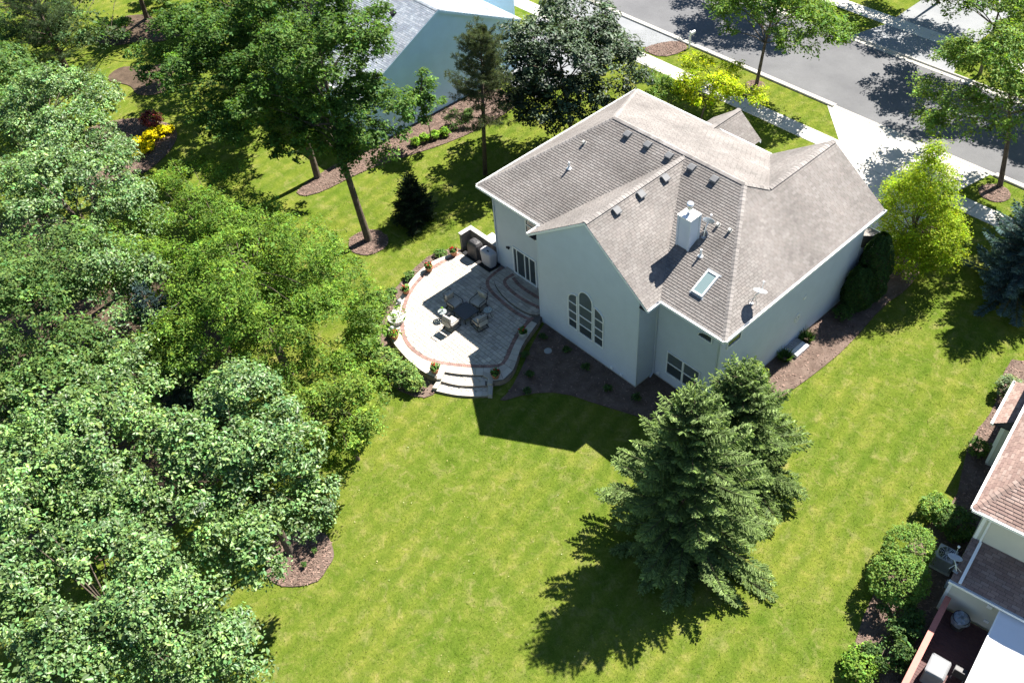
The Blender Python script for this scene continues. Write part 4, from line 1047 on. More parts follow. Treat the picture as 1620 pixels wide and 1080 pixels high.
# ------------------------------------------------------------------ neighbour house on the right (tan), turned 9.5 degrees
RH = R(9.5)
rh = empty('house', (18.55, 1.4, 0), RH, label='tan sided house with reddish brown shingle roof at the right edge', cat='house'); ORG[rh.name] = Vector((0, 0, 0))
mb = MB(); mb.box(0, 13, 0, 15, -.1, 5.45); mb.box(.0, 9, -1.8, .05, -.1, 2.62); mb.box(-.95, .05, 6.9, 9.7, -.1, 2.95); mb.build('wall', M['siding_tan'], rh)
mb = MB()
for fr, p in ((frame((0, 0, 0), X, Z, -Y), rect(0, 9, 3.3, 5.4)), (frame((0, 0, 0), Y, Z, -X), rect(0, 15, .1, 5.4)), (frame((0, -1.8, 0), X, Z, -Y), rect(0, 9, .3, 2.6)), (frame((0, 0, 0), Y, Z, -X), rect(-1.8, 0, .1, 2.6)), (frame((0, 6.9, 0), X, Z, -Y), rect(-.95, 0, .2, 2.9)), (frame((-.95, 0, 0), Y, Z, -X), rect(6.9, 9.7, .2, 2.9))):
    clapboards(mb, fr, p)
mb.build('siding', M['siding_tan'], rh, kind='stuff')
for x, y, z0, z1 in ((0, 0, 2.9, 5.4), (0, -1.8, .2, 2.6), (-.95, 6.9, .2, 2.9)):
    mb = MB(); mb.box(x-.03, x+.1, y-.03, y+.1, z0, z1); mb.build('corner_board', M['trim'], rh)
A0, A1, A2, A3 = (-.49, -.44, 5.6), (13.5, -.44, 5.6), (13.5, 15.4, 5.6), (-.49, 15.4, 5.6)
top0, top1 = (4.6, 7.7, 9.83), (8.4, 7.7, 9.83)
sl = .83; sr = (9.83-5.6)/8.14
rf = [([A0, A1, top1, top0], X, Vector((0, 1, sr))), ([A0, top0, A3], Y, Vector((1, 0, .831))), ([A3, A2, top1, top0], X, Vector((0, -1, (9.83-5.6)/7.7))), ([A1, top1, A2], Y, Vector((-1, 0, .829))),
      ([(-.06, -2.02, 2.75), (9.1, -2.02, 2.75), (9.1, 0, 3.36), (-.06, 0, 3.36)], X, Vector((0, 1, .302))),
      ([(-1.38, 6.75, 3.0), (-1.38, 9.85, 3.0), (-.02, 9.5, 3.75), (-.02, 7.1, 3.75)], Y, Vector((1, 0, .5515)))]
mb = MB()
for p, u, v in rf: mb.poly(p)
mb.poly([(q[0], q[1], 5.43) for q in (A0, A1, A2, A3)]); mb.poly([(-1.38, 6.75, 3.0), (-.02, 7.1, 3.75), (-.02, 6.75, 3.0)]); mb.poly([(-1.38, 6.75, 2.95), (-.02, 6.75, 2.95), (-.02, 9.85, 2.95), (-1.38, 9.85, 2.95)])
rroof = mb.build('roof', M['deck_dark'], rh)
RSH = [(.27, .185, .155), (.30, .21, .175), (.245, .165, .14), (.32, .235, .20)]
for i, (p, u, v) in enumerate(rf):
    if i in (2, 3): continue
    mb = MB(); shingles(mb, p, u, v, RSH, 80+i, ex=.145, tab=.33); mb.build('shingles', M['shingle'], rroof, kind='stuff')
mb = MB(); ridge_caps(mb, A0, top0, RSH, 5, step=.2, wd=.16); mb.build('ridge_cap', M['shingle'], rroof, kind='stuff')
for a, b_, o in ((A0, A1, -Y), (A3, A0, -X), ((-.06, -2.02, 2.75), (9.1, -2.02, 2.75), -Y), ((-1.38, 6.75, 3.0), (-1.38, 9.85, 3.0), -X)):
    mb = MB(); gutter(mb, a, b_, out=o, wd=.11, ht=.11); mb.build('gutter', M['trim'], rh)
mb = MB(); mb.tube([(.22, -.52, 5.5), (.24, -.06, 5.2), (.26, -.08, 3.5), (.3, -.2, 3.42)], .045, 6); mb.build('downspout', M['trim'], rh)
mb = MB(); mb.obox((Vector((.3, 0, 3.36)), X, Vector((0, -1, -.302)).normalized(), Vector((0, -.302, 1)).normalized()), -.06, .06, .1, 2.1, .03, .1); mb.build('downspout', M['trim'], rh)
window(rh, frame((0, -1.8, 0), X, Z, -Y), rect(2.1, 4.1, .65, 2.5), vbars=(3.1,), name='sliding_door'); window(rh, frame((-.95, 0, 0), Y, Z, -X), rect(7.3, 9.3, 1.0, 2.4), bars=(1.7,), vbars=(8.3,))
window(rh, frame((0, 0, 0), Y, Z, -X), rect(3.0, 4.2, 3.4, 4.8), bars=(4.1,))
mb = MB(); mb.obox(frame((0, -1.8, 0), X, Z, -Y), 1.55, 1.75, 2.0, 2.2, .0, .09); mb.build('wall_lamp', M['trim'], rh)
mb = MB(); mb.obox(frame((0, -1.8, 0), X, Z, -Y), 1.72, 1.92, .95, 1.1, .0, .05); mb.build('socket_box', M['trim'], rh)
# meter boxes on the side wall
for y, z in ((-.6, 1.7), (-1.2, 1.2)): mb = MB(); mb.obox(frame((0, 0, 0), Y, Z, -X), y-.12, y+.12, z-.16, z+.16, .0, .14); mb.build('meter_box', M['vent'], rh)
def at_rh(x, y, z=0): return (18.55+x*math.cos(RH)-y*math.sin(RH), 1.4+x*math.sin(RH)+y*math.cos(RH), z)
def rh_empty(name, x, y, z, **k):
    e = empty(name, at_rh(x, y, z), RH, **k); ORG[e.name] = Vector((x, y, z)); return e
dk = rh_empty('deck', 3, -5, 0, label='dark red wooden deck with railing behind the tan house', cat='deck')
me_b = MB(); me_b.box(0, 8.8, .006, .134, .56, .60); pm = me_b.mesh('plank', Vector((0, 0, 0))); pm.materials.append(M['deckwood'])
for i in range(46):
    o = bpy.data.objects.new('plank', pm); col.objects.link(o); o.parent = dk; o.location = (.12-3, -1.95-.14*(i+1)+5, random.uniform(-.003, .003))
mb = MB(); mb.box(.1, .16, -8.4, -1.85, .1, .555); mb.build('rim_joist', M['deckwood'], dk)
mb = MB(); mb.box(.06, .30, -8.4, -2.0, 1.52, 1.58); mb.build('rail_cap', M['railwood'], dk)
mb = MB(); mb.box(.14, .22, -8.4, -2.0, 1.40, 1.515); mb.build('rail', M['railwood'], dk)
for i in range(5): mb = MB(); y = -2.05-1.55*i; mb.box(.13, .23, y-.05, y+.05, .05, 1.5); mb.build('post', M['railwood'], dk)
for i in range(48): mb = MB(); y = -2.18-.13*i; mb.box(.165, .2, y-.018, y+.018, .62, 1.4); mb.build('baluster', M['railwood'], dk)
aw = rh_empty('awning', 4.5, -4.5, 2, label='white fabric awning over the deck of the tan house', cat='awning')
nseg = 14; mb = MB()
for i in range(nseg):
    for j in range(8):
        f = lambda a, b_: (2.0+5.0*b_/8, -1.95-4.6*a/nseg, 2.52-.55*a/nseg-.05*math.sin(pi*a/nseg)-.02*math.sin(b_*1.6))
        mb.poly([f(i, j), f(i+1, j), f(i+1, j+1), f(i, j+1)])
mb.build('canvas', M['fabric_white'], aw, smooth=True)
for x in (2.0, 7.0): mb = MB(); mb.tube([(x, -1.9, 2.50), (x, -4.3, 2.20), (x, -6.55, 1.93)], .03, 8); mb.build('arm', M['trim'], aw)
mb = MB(); mb.tube([(1.98, -6.57, 1.95), (7.02, -6.57, 1.95)], .045, 8); mb.build('front_bar', M['trim'], aw)
bg = rh_empty('rubbish_bin', .95, -2.45, .6, label='round dark bin lined with a crumpled grey plastic bag on the deck', cat='bin')
mb = MB(); mb.lathe([(.0, .6), (.26, .6), (.33, 1.3), (.35, 1.32), (.33, 1.34), (.3, 1.3)], (.95, -2.45, 0), 20); mb.build('bin', M['cover_black'], bg)
rng = np.random.default_rng(8); mb = MB(); nn = 16
mb.v = []; prof = [(.0, 1.36), (.1, 1.40), (.2, 1.38), (.3, 1.34), (.35, 1.30), (.355, 1.1), (.33, .98)]
for r_, z in prof:
    for k in range(nn): a = 2*pi*k/nn; q = 1+rng.normal(0, .06); mb.v.append((.95+r_*q*math.cos(a), -2.45+r_*q*math.sin(a), z+rng.normal(0, .03)))
for i in range(len(prof)-1):
    for k in range(nn): mb.f.append((i*nn+k, i*nn+(k+1) % nn, (i+1)*nn+(k+1) % nn, (i+1)*nn+k)); mb.c.append(None)
m, n_, l_, b = base_mat('plastic_bag', .28, .5); b.inputs['Base Color'].default_value = (.22, .25, .28, 1); M['bag'] = m
mb.build('bag', M['bag'], bg)
gc = rh_empty('covered_grill', .95, -5.2, .6, label='grill under a pale grey cover on the deck of the tan house', cat='grill')
mb = MB(); mb.rbox(.95, -5.2, 1.12, .75, .95, 1.0, .09, 3, jig=.018, seed=4); mb.build('cover', M['cover_ash'], gc)
ch2 = rh_empty('deck_chair', 1.75, -4.6, .6, label='dark folding chair beside the awning on the deck', cat='chair')
mb = MB(); mb.rbox(1.75, -4.6, 1.02, .5, .5, .05, .02); mb.build('seat', M['cover_black'], ch2)
mb = MB(); mb.rbox(1.75, -4.88, 1.3, .5, .05, .5, .02); mb.build('backrest', M['cover_black'], ch2)
for x in (1.53, 1.97):
    for y in (-4.4, -4.8): mb = MB(); mb.tube([(x, y, .61), (x, y, 1.02)], .018, 6); mb.build('leg', M['galv'], ch2)
# air conditioner beside the tan house
ac = rh_empty('air_conditioner', -.62, .45, 0, label='grey outdoor air conditioner unit between hedge and tan house', cat='air conditioner')
mb = MB(); mb.box(-1.1, -.14, -.03, .93, 0, .09); mb.build('pad', M['concrete'], ac)
mb = MB(); mb.rbox(-.62, .45, .49, .8, .8, .8, .05, 3); mb.build('case', M['vent'], ac)
mb = MB()
for r_ in (.08, .15, .22, .29, .35): mb.tube([(-.62+r_*math.cos(a), .45+r_*math.sin(a), .905) for a in [2*pi*k/28 for k in range(29)]], .008, 5, False)
for k in range(10): a = 2*pi*k/10; mb.tube([(-.62+.07*math.cos(a), .45+.07*math.sin(a), .906), (-.62+.36*math.cos(a), .45+.36*math.sin(a), .906)], .006, 5)
mb.build('fan_guard', M['galv'], ac)
mb = MB(); mb.lathe([(.0, .895), (.36, .895)], (-.62, .45, 0), 28); mb.build('fan_opening', M['black'], ac)
mb = MB(); mb.lathe([(.0, .93), (.09, .93), (.09, .90)], (-.62, .45, 0), 16); mb.build('fan_hub', M['vent'], ac)
d3 = at_rh(-.02, -1.6, 2.85); dish(0, d3, at_rh(-.28, -1.35, 3.35), (-.15, .45, .88), 'grey satellite dish on the low roof corner of the tan house', .58)

# mailbox by the street
mbx = empty('mailbox', (-19.35, 28.95, 0), label='white mailbox on a post at the kerb', cat='mailbox')
mb = MB(); mb.box(-19.4, -19.3, 28.9, 29.0, 0, 1.45); mb.build('post', M['white_paint'], mbx)
mb = MB(); mb.box(-19.38, -19.32, 28.7, 29.45, 1.06, 1.13); mb.build('arm', M['white_paint'], mbx)
mb = MB(); mb.fprism(frame((-19.35, 28.98, 1.13), X, Z, Y), [(-.09, 0), (.09, 0), (.09, .14)]+arc(0, .14, .09, .09, 0, pi, 8)[1:-1]+[(-.09, .14)], 0, .5); mb.build('box', M['white_paint'], mbx)

# ------------------------------------------------------------------ trees and shrubs
def broadleaf(name, label, base, blobs, ncl, per, size, colr, seed, mat='leaf', tr=.2, cr=.55, cat='tree', group=None, limbs=34, bark='bark', lean=None, tc=None, **k):
    rng = np.random.default_rng(seed); b0 = np.array(base, float)
    root = empty(name, tuple(base), label=label, cat=cat, group=group)
    (V, F, c), cp = foliage(blobs, ncl, per, size, rng, colr, cr=cr, **k)
    link_mesh('crown', mesh_np('crown', V-b0, F, c), M[mat], root)
    C_ = np.array([b[0] for b in blobs], float); cen = C_.mean(0) if tc is None else np.array(tc, float); top = max(C_[:, 2].max(), cen[2])
    mid = b0+(cen-b0)*.55; mid[:2] = b0[:2]+(cen[:2]-b0[:2])*.35
    if lean is not None: mid[:2] += np.array(lean)
    path = smooth_open([tuple(b0-[0, 0, .1]), tuple(b0*.75+mid*.25), tuple(mid), tuple((mid+cen)/2), tuple(cen+np.array([0, 0, (top-cen[2])*.6]))], 2)
    rad = [tr*(1.25 if i == 0 else 1.0)*(1-.82*(i/(len(path)-1))**1.1) for i in range(len(path))]
    mb = MB(); mb.tube(path, rad, 10); mb.build('trunk', M[bark], root, smooth=True)
    mb = MB(); pz = np.array(path)
    idx = rng.choice(len(cp), min(limbs, len(cp)), replace=False)
    for i in idx:
        e = cp[i]; cand = [j for j in range(len(path)//2, len(path)) if path[j][2] < e[2]-.25*np.linalg.norm(pz[j, :2]-e[:2])] or [len(path)*2//3]; cand = sorted(cand, key=lambda j: np.linalg.norm(pz[j]-e))[:3]
        j = cand[int(rng.integers(0, len(cand)))]; s_ = pz[j]; m_ = (s_+e)/2+np.array([0, 0, .1*np.linalg.norm(e-s_)])
        mb.tube(smooth_open([tuple(s_), tuple(m_), tuple(e)], 1), [max(.02, rad[j]*.5), .036, .03, .024, .016, .008], 5, False)
    mb.build('branches', M[bark], root, smooth=True)
    return root
def shrub(name, label, base, blobs, ncl, per, size, colr, seed, mat='leaf', cr=.16, cat='shrub', group=None, stems=6, **k):
    rng = np.random.default_rng(seed); b0 = np.array(base, float); root = empty(name, tuple(base), label=label, cat=cat, group=group)
    (V, F, c), cp = foliage(blobs, ncl, per, size, rng, colr, cr=cr, **k)
    link_mesh('foliage', mesh_np('foliage', V-b0, F, c), M[mat], root)
    mb = MB()
    for i in rng.choice(len(cp), min(stems, len(cp)), replace=False):
        mb.tube([tuple(b0+rng.normal(0, .05, 3)*[1, 1, 0]), tuple((b0+cp[i])/2+[0, 0, .1]), tuple(cp[i])], [.03, .02, .008], 5, False)
    mb.build('stems', M['bark'], root); return root
def conifer(name, label, base, h, r0, seed, colr, tipc, step=.2, nb=8, twl=.42, droop=.10, tr=.16, z0=.25, bare=0, wtw=.042, power=.8, mat='needle', apex=(0, 0), group=None, dens=.10, cat='tree', sk=(1, 1)):
    """tapering whorls of branches carrying flat sprays of needle shoots"""
    rng = np.random.default_rng(seed); b0 = np.array(base, float); root = empty(name, tuple(base), label=label, cat=cat, group=group)
    A = []; B = []; Wd = []; Cc = []; mb = MB(); z = z0; ax = np.array([apex[0], apex[1], 0.])
    while z < h-.12:
        f = z/h; L0 = r0*(1-f)**power*(1 if z > bare else .25)+.10; n_ = max(4, int(nb*(.55+.6*(1-f))))
        a0 = rng.uniform(0, 6.28)
        for k in range(n_):
            az = a0+2*pi*k/n_+rng.normal(0, .22); L = L0*rng.uniform(.55, 1.18); el = .55*f+.10-droop*(1-f)*1.2+rng.normal(0, .07)
            d = np.array([math.cos(az)*sk[0], math.sin(az)*sk[1], 0.]); s0 = b0+ax*f+np.array([0, 0, z+rng.uniform(-.08, .08)])
            def pt(t): return s0+d*L*t+np.array([0, 0, L*(math.tan(el)*t-.16*t*t*(1-f)+.13*t**4)])
            if L > .7: mb.tube([tuple(pt(0)), tuple(pt(.5)), tuple(pt(.92))], [.03*(1-f)+.008, .014, .005], 4, False)
            ns = max(3, int(L/dens)); sidev = np.array([-d[1], d[0], 0.])
            for i in range(ns):
                t = .16+.84*(i+rng.random()*.8)/ns
                if t > 1: t = 1.0
                p = pt(t); tl = min(twl, .16+L*.42*(1-t)+.05)*rng.uniform(.75, 1.2)
                for sg in (-1, 1):
                    dv = d*.62+sidev*sg*rng.uniform(.55, 1.0)+np.array([0, 0, rng.uniform(-.28, .18)]); dv /= np.linalg.norm(dv)
                    A.append(p); B.append(p+dv*tl); Wd.append(wtw*rng.uniform(.8, 1.2)); Cc.append(t)
                    if tl > .26:
                        for q in (.45, .78):
                            for s2 in (-1, 1):
                                dv2 = dv*.8+d*.35+np.cross(dv, [0, 0, 1])*s2*.7+np.array([0, 0, rng.uniform(-.2, .1)]); dv2 /= np.linalg.norm(dv2); pp = p+dv*tl*q
                                A.append(pp); B.append(pp+dv2*tl*.42*(1.25-q)); Wd.append(wtw*.8); Cc.append(min(1, t+.1))
            e = pt(1); A.append(e); B.append(e+(e-pt(.9))/max(np.linalg.norm(e-pt(.9)), 1e-6)*rng.uniform(.14, .26)); Wd.append(wtw); Cc.append(1.15)
        z += step*(.75+.5*rng.random())
    for k in range(5):
        p = b0+ax+np.array([0, 0, h-.35+.06*k]); A.append(p); B.append(p+np.array([rng.normal(0, .05), rng.normal(0, .05), .34])); Wd.append(wtw); Cc.append(1.2)
    A, B, Wd, Cc = np.array(A), np.array(B), np.array(Wd), np.array(Cc)[:, None]
    mixv = np.clip((Cc-.45)*1.1+rng.normal(0, .22, Cc.shape), 0, 1); c = np.array(colr)*(1-mixv)+np.array(tipc)*mixv
    c = c*np.exp(rng.normal(0, .2, (len(c), 1)))
    V, F, c = blade_arrays(A, B, Wd, c, rng); link_mesh('crown', mesh_np('crown', V-b0, F, c), M[mat], root)
    mb.build('branches', M['bark'], root)
    mb = MB(); mb.tube([tuple(b0-[0, 0, .1]), tuple(b0+ax*.4+[0, 0, h*.4]), tuple(b0+ax*.97+[0, 0, h*.96])], [tr, tr*.65, .015], 9); mb.build('trunk', M['bark'], root, smooth=True)
    return root
SPR, SPT = (.10, .15, .055), (.32, .42, .16)
conifer('spruce_tree', 'tall green spruce in front, the larger of the two on the lawn', (9.1, -5.2, 0), 10.0, 3.95, 31, SPR, SPT, apex=(-.5, -.1), nb=11, step=.31, twl=.5, dens=.085, power=.68, sk=(1.02, 1))
conifer('spruce_tree', 'green spruce by the house corner, behind the taller spruce', (8.6, -.6, 0), 7.3, 3.3, 32, SPR, SPT, apex=(-.7, -.2), nb=11, step=.29, twl=.48, dens=.085, power=.7)
conifer('blue_spruce', 'blue green spruce at the right edge above the lawn', (11.6, 20.6, 0), 8.4, 3.2, 33, (.06, .10, .105), (.16, .25, .265), step=.27, nb=9)
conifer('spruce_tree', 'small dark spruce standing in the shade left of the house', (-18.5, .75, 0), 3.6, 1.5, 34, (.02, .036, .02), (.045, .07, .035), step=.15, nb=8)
conifer('spruce_tree', 'blue green spruce half hidden among the left hand trees', (-15.6, -17.4, 0), 8.5, 2.3, 35, (.035, .06, .06), (.10, .15, .15), step=.36, nb=7)
def pine(name, label, base, h, r0, z0, seed, colr, tr=.16, nbr=90, tuft=.20, lean=(0, 0), per=22):
    rng = np.random.default_rng(seed); b0 = np.array(base, float); root = empty(name, tuple(base), label=label, cat='tree'); mb = MB(); P = []
    for i in range(nbr):
        f = rng.random()**.8; z = z0+(h-z0)*f; L = r0*(.35+.9*(1-f)**.7)*rng.uniform(.5, 1.1) if f < .95 else .4; az = rng.uniform(0, 6.28)
        if f > .3: L *= .9
        d = np.array([math.cos(az), math.sin(az), 0]); s0 = b0+np.array([lean[0]*z/h, lean[1]*z/h, z]); el = .15+.6*f
        pt = lambda t: s0+d*L*t+np.array([0, 0, L*(el*t+.15*t*t)])
        mb.tube([tuple(pt(0)), tuple(pt(.55)), tuple(pt(1))], [.03, .018, .006], 4, False)
        for t in np.arange(.30, 1.02, .085):
            for s_ in range(4):
                q = pt(t)+d*.0; dv = np.array([-d[1], d[0], 0])*rng.normal(0, .34)*(1.15-t*.6)*L*.5+np.array([0, 0, rng.normal(.06, .07)]); P.append(q+dv)
    P = np.array(P); n = len(P); A = np.repeat(P, per, 0); dirs = unit(rng.normal(size=(n*per, 3))+np.array([[0, 0, .55]])); B = A+dirs*tuft*rng.uniform(.7, 1.2, (n*per, 1))
    c = palette(n*per, rng, colr, .1, .22)*np.repeat(np.exp(rng.normal(0, .2, (n, 1))), per, 0)
    V, F, c = blade_arrays(A, B, np.full(n*per, .012), c, rng, cross=False); link_mesh('crown', mesh_np('crown', V-b0, F, c), M['needle'], root)
    mb.build('branches', M['bark'], root); mb = MB(); mb.tube([tuple(b0-[0, 0, .1]), tuple(b0+[lean[0]*.5, lean[1]*.5, h*.5]), tuple(b0+[lean[0], lean[1], h])], [tr, tr*.7, .02], 9); mb.build('trunk', M['bark'], root, smooth=True)
pine('pine_tree', 'slender open pine left of the house with a bare lower trunk', (-18.9, 7.1, 0), 10.3, 2.35, 4.0, 41, (.075, .095, .048), lean=(.5, .3), nbr=115, per=13)
pine('pine_tree', 'dark green pine in the top left corner', (-48.5, -8.5, 0), 11.5, 3.4, 2.5, 42, (.06, .09, .045), tr=.2, nbr=110, tuft=.28, per=9)

G_ASH, G_LIN, G_MAP, G_DRK, G_LIM = (.098, .168, .022), (.092, .160, .046), (.062, .118, .022), (.046, .074, .036), (.20, .27, .014)
# pale fine leaved ash left of the patio
broadleaf('ash_tree', 'broad light green fine leaved tree left of the patio', (-13.2, -12.6, 0), [((-12.2, -12.4, 7.2), (4.6, 4.2, 3.2)), ((-16.5, -11.6, 6.4), (3.9, 3.6, 3.0)), ((-9.3, -11.2, 5.4), (3.0, 2.8, 2.3)), ((-12.6, -15.6, 5.9), (3.6, 2.8, 2.6)), ((-19.6, -10.6, 5.2), (2.9, 2.8, 2.3)), ((-13.6, -9.6, 5.4), (3.4, 2.4, 2.3)), ((-17.4, -15.6, 6.0), (2.9, 2.6, 2.2)), ((-22.4, -12.2, 5.4), (2.6, 2.4, 2.0)), ((-9.2, -8.9, 4.6), (2.0, 1.6, 1.5)), ((-9.6, -14.0, 5.2), (2.2, 2.0, 1.8)), ((-20.8, -15.6, 6.2), (2.6, 2.4, 2.1)), ((-13.2, -17.6, 5.8), (2.3, 2.0, 1.8)), ((-21.4, -8.8, 5.6), (2.4, 2.0, 1.9)), ((-25.4, -9.8, 5.4), (2.3, 2.1, 1.8))],
          3300, 30, .135, G_ASH, 51, tr=.3, cr=.40, limbs=60, aspect=.5)
broadleaf('ash_tree', 'small light green tree with airy branches at the lawn edge below the patio', (-5.6, -13.4, 0), [((-4.9, -13.7, 4.9), (2.0, 1.9, 1.5)), ((-4.5, -14.5, 3.0), (1.5, 1.3, 1.0)), ((-6.6, -11.9, 4.3), (1.9, 1.6, 1.3)), ((-6.0, -15.6, 5.0), (2.0, 1.9, 1.4))],
          640, 30, .14, (.115, .18, .026), 52, tr=.13, cr=.36, limbs=46, aspect=.5)
# large leaved trees, lower left
broadleaf('linden_tree', 'large leaved tree rising from the round mulch bed, lower left', (-3.5, -18.9, 0), [((-3.2, -19.4, 6.3), (3.1, 2.9, 2.6)), ((-1.7, -21.0, 5.6), (2.3, 2.2, 2.0)), ((-5.4, -18.8, 7.2), (2.8, 2.6, 2.3)), ((-7.2, -17.6, 6.0), (2.3, 2.0, 1.9))],
          980, 34, .165, G_LIN, 53, mat='leaf_gloss', shell=(.74, 1.04), cv=.32, tr=.24, cr=.46)
broadleaf('linden_tree', 'large leaved tree filling the bottom left corner', (-2.4, -26.4, 0), [((-2.4, -26.6, 7.8), (3.6, 3.4, 3.0)), ((.6, -25.2, 6.2), (2.7, 2.4, 2.3)), ((-5.4, -27.0, 7.4), (3.0, 3.0, 2.6)), ((1.8, -24.2, 4.6), (1.9, 1.7, 1.7)), ((-.2, -28.6, 7.0), (2.8, 2.6, 2.4))],
          1300, 34, .165, G_LIN, 54, mat='leaf_gloss', shell=(.74, 1.04), cv=.32, tr=.26, cr=.46)
broadleaf('linden_tree', 'large leaved tree left of the mulch bed tree, mid lower left', (-8.6, -23.2, 0), [((-8.6, -23.4, 7.6), (3.6, 3.2, 2.8)), ((-11.2, -22.4, 6.6), (2.8, 2.8, 2.3)), ((-6.4, -22.0, 6.8), (2.4, 2.2, 2.1)), ((-10.6, -26.0, 7.0), (3.0, 2.8, 2.4)), ((-12.6, -19.4, 6.0), (2.6, 2.2, 2.0)), ((-5.6, -24.4, 6.6), (2.6, 2.4, 2.2)), ((-13.6, -23.6, 6.2), (2.4, 2.4, 2.0))],
          1300, 34, .16, (.096, .165, .044), 55, mat='leaf_gloss', shell=(.74, 1.04), cv=.32, tr=.25, cr=.46)
broadleaf('walnut_tree', 'dull green tree on the left edge, halfway up', (-19.0, -22.0, 0), [((-18.4, -22.0, 7.2), (3.4, 3.2, 2.8)), ((-21.4, -19.4, 7.0), (3.0, 3.0, 2.6)), ((-23.6, -22.4, 6.4), (3.2, 3.2, 2.6)), ((-15.2, -23.6, 6.2), (2.8, 2.8, 2.2)), ((-13.6, -20.4, 5.2), (2.3, 2.2, 1.9))],
          1250, 28, .155, (.078, .135, .036), 56, tr=.25, cr=.46)
broadleaf('walnut_tree', 'leafy tree on the left edge above the woodland gap', (-26.0, -16.4, 0), [((-25.8, -16.2, 7.4), (3.4, 3.2, 2.8)), ((-29.2, -14.6, 7.0), (3.0, 2.9, 2.6)), ((-23.0, -15.2, 6.2), (2.4, 2.3, 2.1)), ((-29.4, -18.6, 6.8), (3.0, 2.8, 2.3)), ((-32.4, -16.4, 6.6), (2.8, 2.6, 2.2)), ((-19.8, -18.0, 6.4), (2.7, 2.4, 2.1)), ((-17.6, -17.6, 7.0), (2.4, 2.2, 1.9)), ((-22.4, -17.8, 6.0), (2.4, 2.2, 1.9))],
          1400, 30, .16, G_LIN, 57, mat='leaf_gloss', shell=(.74, 1.04), cv=.32, tr=.25, cr=.46)
broadleaf('chestnut_tree', 'large leaved tree in front of the yellow flower bed, upper left', (-36.0, -13.2, 0), [((-35.2, -12.9, 7.4), (3.7, 3.3, 2.9)), ((-38.4, -15.6, 6.2), (3.0, 2.8, 2.2)), ((-37.6, -12.0, 6.0), (2.8, 2.6, 2.4)), ((-33.0, -14.0, 6.4), (2.8, 2.6, 2.3)), ((-38.6, -14.4, 6.8), (3.0, 2.8, 2.4))],
          950, 30, .175, G_LIN, 58, mat='leaf_gloss', shell=(.74, 1.04), cv=.32, tr=.25, cr=.46)
broadleaf('chestnut_tree', 'leafy tree on the left edge below the corner pine', (-45.0, -14.6, 0), [((-44.6, -14.4, 6.8), (3.6, 3.2, 2.6)), ((-41.6, -16.6, 6.4), (3.2, 3.0, 2.4)), ((-48.5, -13.0, 6.0), (3.4, 3.0, 2.4))], 850, 28, .18, (.086, .15, .042), 59, tr=.25, cr=.46)
# tall maples upper left
broadleaf('maple_tree', 'tall dark maple with a bare leaning trunk in a mulch ring', (-19.15, -2.6, 0), [((-20.2, -2.2, 11.6), (3.3, 3.2, 3.2)), ((-18.2, -1.0, 9.0), (2.6, 2.3, 2.2)), ((-21.6, -4.4, 10.0), (2.9, 2.6, 2.5)), ((-19.9, -.4, 13.6), (2.6, 2.4, 2.2)), ((-17.8, -2.4, 7.2), (1.9, 1.7, 1.4)), ((-22.6, -1.6, 8.2), (2.2, 2.2, 1.8)), ((-22.4, -3.9, 7.0), (2.1, 1.9, 1.6)), ((-20.2, -3.0, 7.2), (1.9, 1.7, 1.5))],
          1500, 26, .19, G_MAP, 60, tr=.27, cr=.46, lean=(-.2, -.3), tc=(-20.4, -2.4, 11.0))
broadleaf('maple_tree', 'tall dark maple behind the leaning maple, near the blue house', (-27.2, -1.0, 0), [((-27.6, -1.6, 10.4), (3.6, 3.4, 3.0)), ((-30.6, -3.2, 9.2), (3.2, 3.0, 2.6)), ((-26.0, .8, 8.0), (2.4, 2.2, 1.9)), ((-29.0, .6, 12.2), (2.8, 2.6, 2.4)), ((-32.6, -1.0, 10.4), (2.8, 2.6, 2.4)), ((-29.3, -5.6, 8.8), (2.9, 2.7, 2.3)), ((-34.6, -4.2, 8.8), (2.9, 2.6, 2.3)), ((-25.0, -5.4, 7.8), (2.4, 2.2, 1.9)), ((-24.6, -3.2, 7.4), (2.2, 2.0, 1.7)), ((-27.0, -6.4, 7.0), (2.4, 2.2, 1.8)), ((-28.8, -3.4, 7.2), (2.6, 2.4, 1.8)), ((-35.6, -2.0, 8.2), (2.6, 2.4, 2.1)), ((-36.4, -5.4, 7.2), (2.2, 2.0, 1.7)), ((-31.6, 1.4, 7.6), (2.4, 2.2, 1.9))],
          1900, 26, .19, (.056, .11, .021), 61, tr=.27, cr=.46, tc=(-27.8, -1.3, 10.0))
broadleaf('maple_tree', 'dark tree at the top edge behind the flower bed', (-41.0, 3.0, 0), [((-41.0, 2.4, 8.6), (3.6, 3.4, 2.8)), ((-37.6, 3.2, 9.4), (3.2, 3.2, 2.6)), ((-44.6, 4.2, 8.0), (3.0, 2.8, 2.4)), ((-38.0, -.2, 6.6), (2.4, 2.2, 1.8))], 720, 26, .2, (.05, .09, .028), 62, tr=.25, cr=.46)
broadleaf('maple_tree', 'dark tree at the very top left beyond the lawn gap', (-58.0, 2.0, 0), [((-58, 1.6, 7.0), (4.0, 3.6, 3.0)), ((-62, -2.4, 6.6), (4, 3.6, 3)), ((-55.5, 5.6, 6.4), (3.2, 3, 2.6)), ((-51, 8, 7), (3.4, 3.2, 2.8)), ((-47.4, -5.9, 6.0), (2.5, 2.3, 2.0)), ((-49.0, -2.2, 7.2), (2.0, 2.0, 1.6))], 560, 18, .24, (.055, .095, .032), 63, tr=.25, cr=.7)
